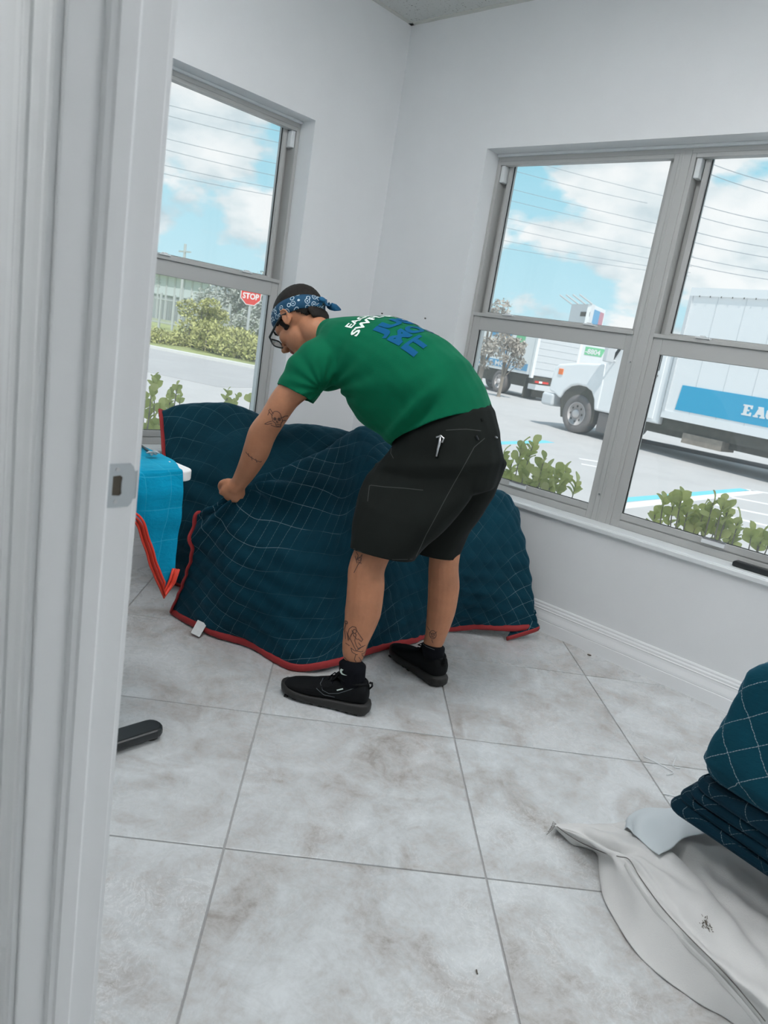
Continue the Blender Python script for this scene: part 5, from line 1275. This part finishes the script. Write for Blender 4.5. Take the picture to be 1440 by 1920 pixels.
# printed words on the upper back; design frame: x from his left shoulder to his right, y towards the neck
def img_dir(dx, dy, k=0): return (RT*dx-UP*dy+_fw*k).normalized()
def print_word(txt, size, org, ax, ay, m, off=.01, xs=1.0, w=None, name='lettering'):
    t = textmesh(txt, size, off); xw = max(v.co.x for v in t.vertices); k = (w/xw) if w else xs
    for v in t.vertices: v.co.x *= k
    return wrap(t, name, org, ax, ay, m, shirt, bvT, .0022, .011)
def onto(bvh, px, py, lift): d = (at(px, py, 1)-CAM).normalized(); h_ = bvh.ray_cast(CAM, d); return (h_[0]-d*lift) if h_[0] else at(px, py, 2.3)
def on_back(txt, size, px, py, m, off, w):
    d = (at(px, py, 1)-CAM).normalized(); p, n, _, _ = bvT.ray_cast(CAM, d)
    if n.dot(d) > 0: n = -n
    n = (n+Vector((0, 0, .55))).normalized(); ay = Vector((-.93, -.10, .12)); ay = (ay-n*ay.dot(n)).normalized(); ax = ay.cross(n)
    print_word(txt, size, p, ax, ay, m, off, w=w)
on_back('EAGLE MOVERS', .040, 658, 617, M['whitet'], .0012, .31)
on_back("SWFL'S #1", .042, 669, 632, M['whitet'], .0014, .235)
on_back('JUST', .062, 719, 628, M['bluet'], .0035, .22)
on_back('MOVE', .062, 746, 649, M['bluet'], .0035, .25)
on_back('IT', .066, 773, 670, M['bluet'], .0035, .095)

# ---- shorts
so = MB()
so.sections([sec((738, 812), (915, 765), 2.38, .152, (.85, 0, .53)), sec((737, 828), (926, 782), 2.37, .158, (.85, 0, .53)), sec((727, 852), (933, 812), 2.37, .162, (.93, 0, .37)), sec((712, 885), (932, 846), 2.37, .162, (.97, 0, .2)), sec((706, 903), (914, 878), 2.38, .150, (1, 0, 0))], 26, dome=1)
so.sections([sec((712, 885), (900, 850), 2.34, .095, (.95, 0, .2)), sec((690, 920), (872, 900), 2.33, .098, (1, 0, 0)), sec((671, 960), (834, 948), 2.32, .098, (1, 0, -.1)), sec((660, 1000), (800, 1000), 2.32, .098, (1, 0, -.1)), sec((657, 1024), (779, 1040), 2.32, .098, (1, 0, -.1)), sec((655, 1044), (770, 1064), 2.32, .096, (1, 0, -.1))], 24, dome=1)
so.sections([sec((745, 885), (935, 848), 2.42, .095, (.95, 0, .2)), sec((760, 915), (916, 905), 2.45, .092, (1, 0, 0)), sec((772, 960), (893, 955), 2.49, .090, (1, 0, -.05)), sec((780, 1000), (875, 1000), 2.53, .088, (1, 0, -.05)), sec((784, 1030), (861, 1040), 2.56, .086, (1, 0, -.05)), sec((784, 1050), (857, 1060), 2.57, .084, (1, 0, -.05))], 24, dome=1)
me = fused(so, .0062, 6, .5)
nL = -UP+RT*.0; nL = (nL-(RT*.98-UP*.2)*nL.dot((RT*.98-UP*.2))).normalized()
cutaway(me, at(716, 1037, 2.32), (-UP*.97-RT*.19+_fw*.1), at(713, 1062, 2.32), .135)
cutaway(me, at(823, 1042, 2.56), (-UP*.97-RT*.18+_fw*.1), at(821, 1066, 2.57), .115)
wrinkle(me, lambda p: noise.noise(Vector(p)*6)*.006+noise.noise(Vector(p)*14)*.003+.004*math.sin(40*(p.z-p.x*.6))*math.exp(-((Vector(p)-at(820, 880, 2.3)).length/.12)**2))
shorts = link('shorts', me, M['shorts'], man, True)
s_ = shorts.modifiers.new('s', 'SOLIDIFY'); s_.thickness = .003; s_.offset = -1
bvP = BVHTree.FromPolygons([v.co for v in me.vertices], [p.vertices for p in me.polygons])
M['seam'] = mat('seam_grey', (.045, .050, .048), .8)
def px_lines(lines, cx, cy, d):
    return [[((x-cx)*d/FPX, -(y-cy)*d/FPX) for x, y in L] for L in lines]
def draw(lines, c, d, w, name, m, par, bvh, lift=.0012):
    return wrap(strokes(px_lines(lines, c[0], c[1], d), w), name, at(c[0], c[1], d), RT, UP, m, par, bvh, lift, .02)
draw([[(693, 911), (696, 910), (722, 914), (757, 917), (790, 921)], [(693, 911), (690, 940)], [(900, 828), (880, 845), (858, 884), (830, 935), (795, 1000), (778, 1040)], [(830, 815), (866, 813), (893, 815)], [(735, 836), (733, 850), (738, 860)]], (780, 920), 2.32, .0022, 'seam', M['seam'], shorts, bvP)
draw([[(664, 1027), (690, 1038), (720, 1045), (771, 1045)]], (720, 1035), 2.32, .0016, 'seam', M['seam'], shorts, bvP)
def onto(bvh, px, py, lift): d = (at(px, py, 1)-CAM).normalized(); h_ = bvh.ray_cast(CAM, d); return (h_[0]-d*lift) if h_[0] else at(px, py, 2.3)
kc = [onto(bvP, px, py, .006) for px, py in ((825, 819), (824, 830), (821, 842), (818, 856))]
clip_ = MB().tube(kc, [.0042, .0048, .0045, .0038], 8, True, .5).obj('knife_clip', M['steel'], shorts, True)
MB().tube([onto(bvP, px, py, .004) for px, py in ((818, 820), (826, 817), (832, 822), (829, 830))], .003, 6).obj('clip_loop', M['steel'], clip_)
MB().tube([onto(bvP, px, py, .004) for px, py in ((893, 817), (895, 821), (897, 825))], .003, 6).obj('zip_pull', M['black'], shorts)
MB().tube([onto(bvP, px, py, .004) for px, py in ((929, 819), (932, 821))], .003, 6).obj('zip_pull', M['steel'], shorts)
MB().tube([onto(bvP, px, py, .004) for px, py in ((903, 785), (904, 790))], .006, 6, True, .5).obj('belt_loop', M['shorts'], shorts)

# ---- tattoos
sc_l = [circ(517, 779, 8.5, 8.5, 16, PI-.5, 2*PI+.5), [(509, 781), (510, 788), (514, 791), (515, 796), (522, 797), (524, 791), (527, 787), (526, 780)], circ(514, 784, 2.3), circ(521.5, 784.5, 2.3), [(517, 787), (516, 790), (519, 790), (517, 787)],
        [(516, 793), (523, 794)], [(506, 766), (509, 771), (512, 775)], [(506, 766), (503, 769), (505, 773), (510, 778)], [(526, 782), (532, 778), (537, 777), (538, 781), (532, 785), (526, 786)], [(508, 788), (500, 790), (494, 793), (499, 794), (508, 792)], [(506, 795), (511, 797), (516, 798), (522, 797)], [(524, 797), (526, 802), (522, 804)], [(529, 781), (534, 788)], [(504, 771), (501, 777)]]
draw(sc_l, (517, 783), 2.36, .0021, 'skull_tattoo', M['ink'], body, bvS)
for q in ((514, 784), (521.5, 784.5)): draw([circ(q[0], q[1], 1.0, 1.0, 6)], q, 2.36, .0024, 'skull_tattoo', M['ink'], body, bvS)
draw([[(461, 847), (463, 850), (466, 853), (470, 857), (475, 860), (480, 863), (486, 865), (488, 864)], [(466, 850), (466, 855)], [(472, 856), (472, 862)], [(479, 860), (480, 866)]], (475, 857), 2.44, .0021, 'script_tattoo', M['ink'], body, bvS)
lt = [[(646, 1167), (648, 1174), (644, 1185)], [(655, 1180), (661, 1175), (667, 1176), (670, 1184), (676, 1194), (680, 1200), (677, 1204), (671, 1198)], [(655, 1180), (652, 1190), (655, 1200), (658, 1192), (662, 1186), (668, 1190), (665, 1202), (668, 1212), (672, 1218)], [(660, 1182), (663, 1192), (670, 1200)], [(646, 1185), (648, 1200)], [(650, 1186), (653, 1202)], [(656, 1197), (664, 1214), (668, 1222), (676, 1216), (684, 1212)],
      [(658, 1216), (664, 1221), (676, 1224), (686, 1222), (688, 1215), (680, 1213), (670, 1218)], [(658, 1216), (660, 1224), (668, 1229), (682, 1228), (687, 1222)], [(667, 1228), (664, 1238), (668, 1246), (676, 1242), (672, 1234)], [(645, 1236), (652, 1242), (660, 1245), (670, 1247)], [(678, 1230), (682, 1240), (678, 1248)], circ(665, 1184, 3.2, 4), [(648, 1208), (655, 1212)], [(672, 1206), (676, 1212)], [(686, 1226), (684, 1240)]]
draw(lt, (667, 1205), 2.28, .0021, 'figure_tattoo', M['ink'], body, bvS)
draw([circ(649, 1169, 2.5)], (649, 1169), 2.28, .003, 'figure_tattoo', M['ink'], body, bvS)
draw([[(668, 1036), (672, 1042), (669, 1050), (675, 1046), (679, 1040), (677, 1052), (672, 1058), (668, 1066), (664, 1074)], [(672, 1054), (678, 1056)], [(666, 1044), (670, 1056)], circ(674, 1048, 3)], (671, 1055), 2.28, .0021, 'leg_tattoo', M['ink'], body, bvS)
draw([circ(812, 1190, 6, 8), [(806, 1186), (812, 1190), (819, 1184)], [(808, 1194), (816, 1196)], [(802, 1176), (806, 1182)], [(810, 1200), (812, 1206)], circ(812, 1190, 3)], (812, 1190), 2.56, .0021, 'ankle_tattoo', M['ink'], body, bvS)

# ---- shoes and socks
def shoe(heel, toe, ank, logo=True):
    heel, toe = Vector(heel), Vector(toe); L = (toe-heel).length; t = (toe-heel).normalized(); s = Vector((-t.y, t.x, 0)); k = L/.295
    P = lambda x, y, z: heel+t*x*k+s*y+Vector((0, 0, z))
    def ringy(x, hw, z0, z1, p=2.6, n=26, yo=0):
        out = []; zc, hz_ = (z0+z1)/2, (z1-z0)/2
        for j in range(n):
            a = 2*PI*j/n; ca_, sa_ = math.cos(a), math.sin(a); e = 2/p
            out.append(P(x, yo+hw*math.copysign(abs(ca_)**e, ca_), zc+hz_*math.copysign(abs(sa_)**e, sa_)))
        return out
    up = [(.000, .012, .045, .070), (.006, .028, .034, .094), (.018, .034, .030, .108), (.040, .037, .028, .103), (.075, .038, .026, .098), (.105, .039, .026, .098), (.130, .042, .025, .092), (.165, .047, .024, .078), (.200, .050, .024, .064), (.235, .048, .025, .056), (.262, .040, .026, .050), (.280, .027, .028, .044), (.288, .012, .030, .038)]
    u = MB().loft([ringy(*q) for q in up]).obj('shoe', M['shoe'], man, True)
    sl = [(-.012, .014, .012, .034), (-.004, .030, .004, .042), (.012, .039, .001, .043), (.05, .042, .001, .040), (.10, .041, .001, .036), (.15, .046, .001, .034), (.20, .053, .001, .034), (.24, .051, .003, .036), (.268, .043, .008, .040), (.288, .028, .014, .042), (.296, .012, .020, .040)]
    so_ = MB().loft([ringy(*q, 4.0) for q in sl]).obj('sole', M['sole'], u, True)
    for x in (.02, .05, .08, .11, .14, .17, .20, .23, .26):
        MB().box((0, 0, 0), (1, 1, 1), lambda a, b, c, x=x: tuple(P(x+.012*a, -.040+.080*b if x > .12 else -.032+.064*b, .0005+.006*c))).obj('tread_lug', M['sole'], so_)
    MB().tube([P(.000, 0, .088), P(-.007, 0, .098), P(-.005, 0, .108), P(.004, 0, .107)], .003, 8, True, 2.2).obj('heel_loop', M['shoe'], u, True)
    tg_ = MB().sections([(P(.125, 0, .090), s*.026, Vector((0, 0, .010))), (P(.105, 0, .115), s*.026, t*.007), (P(.098, 0, .130), s*.022, t*.006)], 14).obj('tongue', M['shoe'], u, True)
    for q in range(5):
        x = .118+.017*q; z = .098-.0072*q*1.25
        MB().tube([P(x, -.030, z-.012), P(x+.002, -.012, z+.001), P(x+.003, 0, z+.004), P(x+.002, .012, z+.001), P(x, .030, z-.012)], .0026, 6).obj('lace', M['sock'], u, True)
    MB().tube([P(.112, 0, .106), P(.118, .020, .120), P(.128, .026, .110), P(.114, .004, .104)], .0022, 6).obj('lace', M['sock'], u, True)
    # collar
    MB().tube([P(.012+.050*(1-math.cos(a)), .033*math.sin(a), .106-.004*math.cos(a)) for a in [2*PI*j/24 for j in range(25)]], .0055, 8).obj('collar', M['shoe'], u, True)
    # sock
    a0 = P(.060, 0, .085); a1 = Vector(ank); ax_ = (a1-a0)
    sc2 = MB().sections([(a0, t*.040, s*.034), (a0.lerp(a1, .4), t*.042, s*.039), (a0.lerp(a1, .75), t*.043, s*.041), (a1, t*.044, s*.0425)], 24, 1).obj('sock', M['sock'], man, True)
    return u, sc2, P, s, t
sL, kL, PL, s1, t1 = shoe((1.488, -1.252, 0), (1.232, -1.392, 0), at(661, 1246, 2.33))
sR, kR, PR, s2_, t2 = shoe((1.497, -.879, 0), (1.215, -.822, 0), at(812, 1212, 2.615))
def sol(o): return BVHTree.FromPolygons([v.co for v in o.data.vertices], [p.vertices for p in o.data.polygons])
def fill(pts, c, d, name, m, par, bvh, lift=.001):
    me = bpy.data.meshes.new('f'); me.from_pydata([((x-c[0])*d/FPX, -(y-c[1])*d/FPX, 0) for x, y in pts], [], [tuple(range(len(pts)))]); return wrap(me, name, at(c[0], c[1], d), RT, UP, m, par, bvh, lift, .008)
sw = lambda cx, cy, k, a=0: [(cx+k*(x*math.cos(a)-y*math.sin(a)), cy+k*(x*math.sin(a)+y*math.cos(a))) for x, y in ((-.45, -.38), (-.52, -.1), (-.42, .22), (-.15, .34), (.2, .26), (.55, .12), (.15, .14), (-.12, .12), (-.24, -.05), (-.22, -.22), (-.12, -.4))]
fill(sw(643.5, 1265.5, 15, .35), (643, 1265), 2.27, 'emblem', M['whitet'], kL, sol(kL), .0016)
fill(sw(791, 1214, 8, .35), (791, 1214), 2.55, 'emblem', M['whitet'], kR, sol(kR), .0016)
bvs = sol(sL)
draw([[(640, 1277), (646, 1283), (652, 1289), (658, 1289), (661, 1283)]], (650, 1283), 2.27, .0035, 'emblem', M['greyp'], sL, bvs, .0015)
draw([[(601, 1286), (597, 1292), (602, 1303), (614, 1309), (632, 1308), (655, 1300), (676, 1292)], [(590, 1300), (604, 1312), (625, 1316)]], (630, 1300), 2.27, .0018, 'side_stripe', M['greyp'], sL, bvs, .0015)
fill([(629, 1301), (641, 1298), (642, 1300), (630, 1303)], (635, 1300), 2.27, 'white_mark', M['whitet'], sL, bvs, .0015)
draw([[(784, 1201), (788, 1208), (800, 1214), (815, 1219)]], (800, 1210), 2.57, .0016, 'sock_line', M['greyp'], kR, sol(kR), .0015)
settle(man)
print('verts', sum(len(o.data.vertices) for o in bpy.data.objects if o.type == 'MESH'))
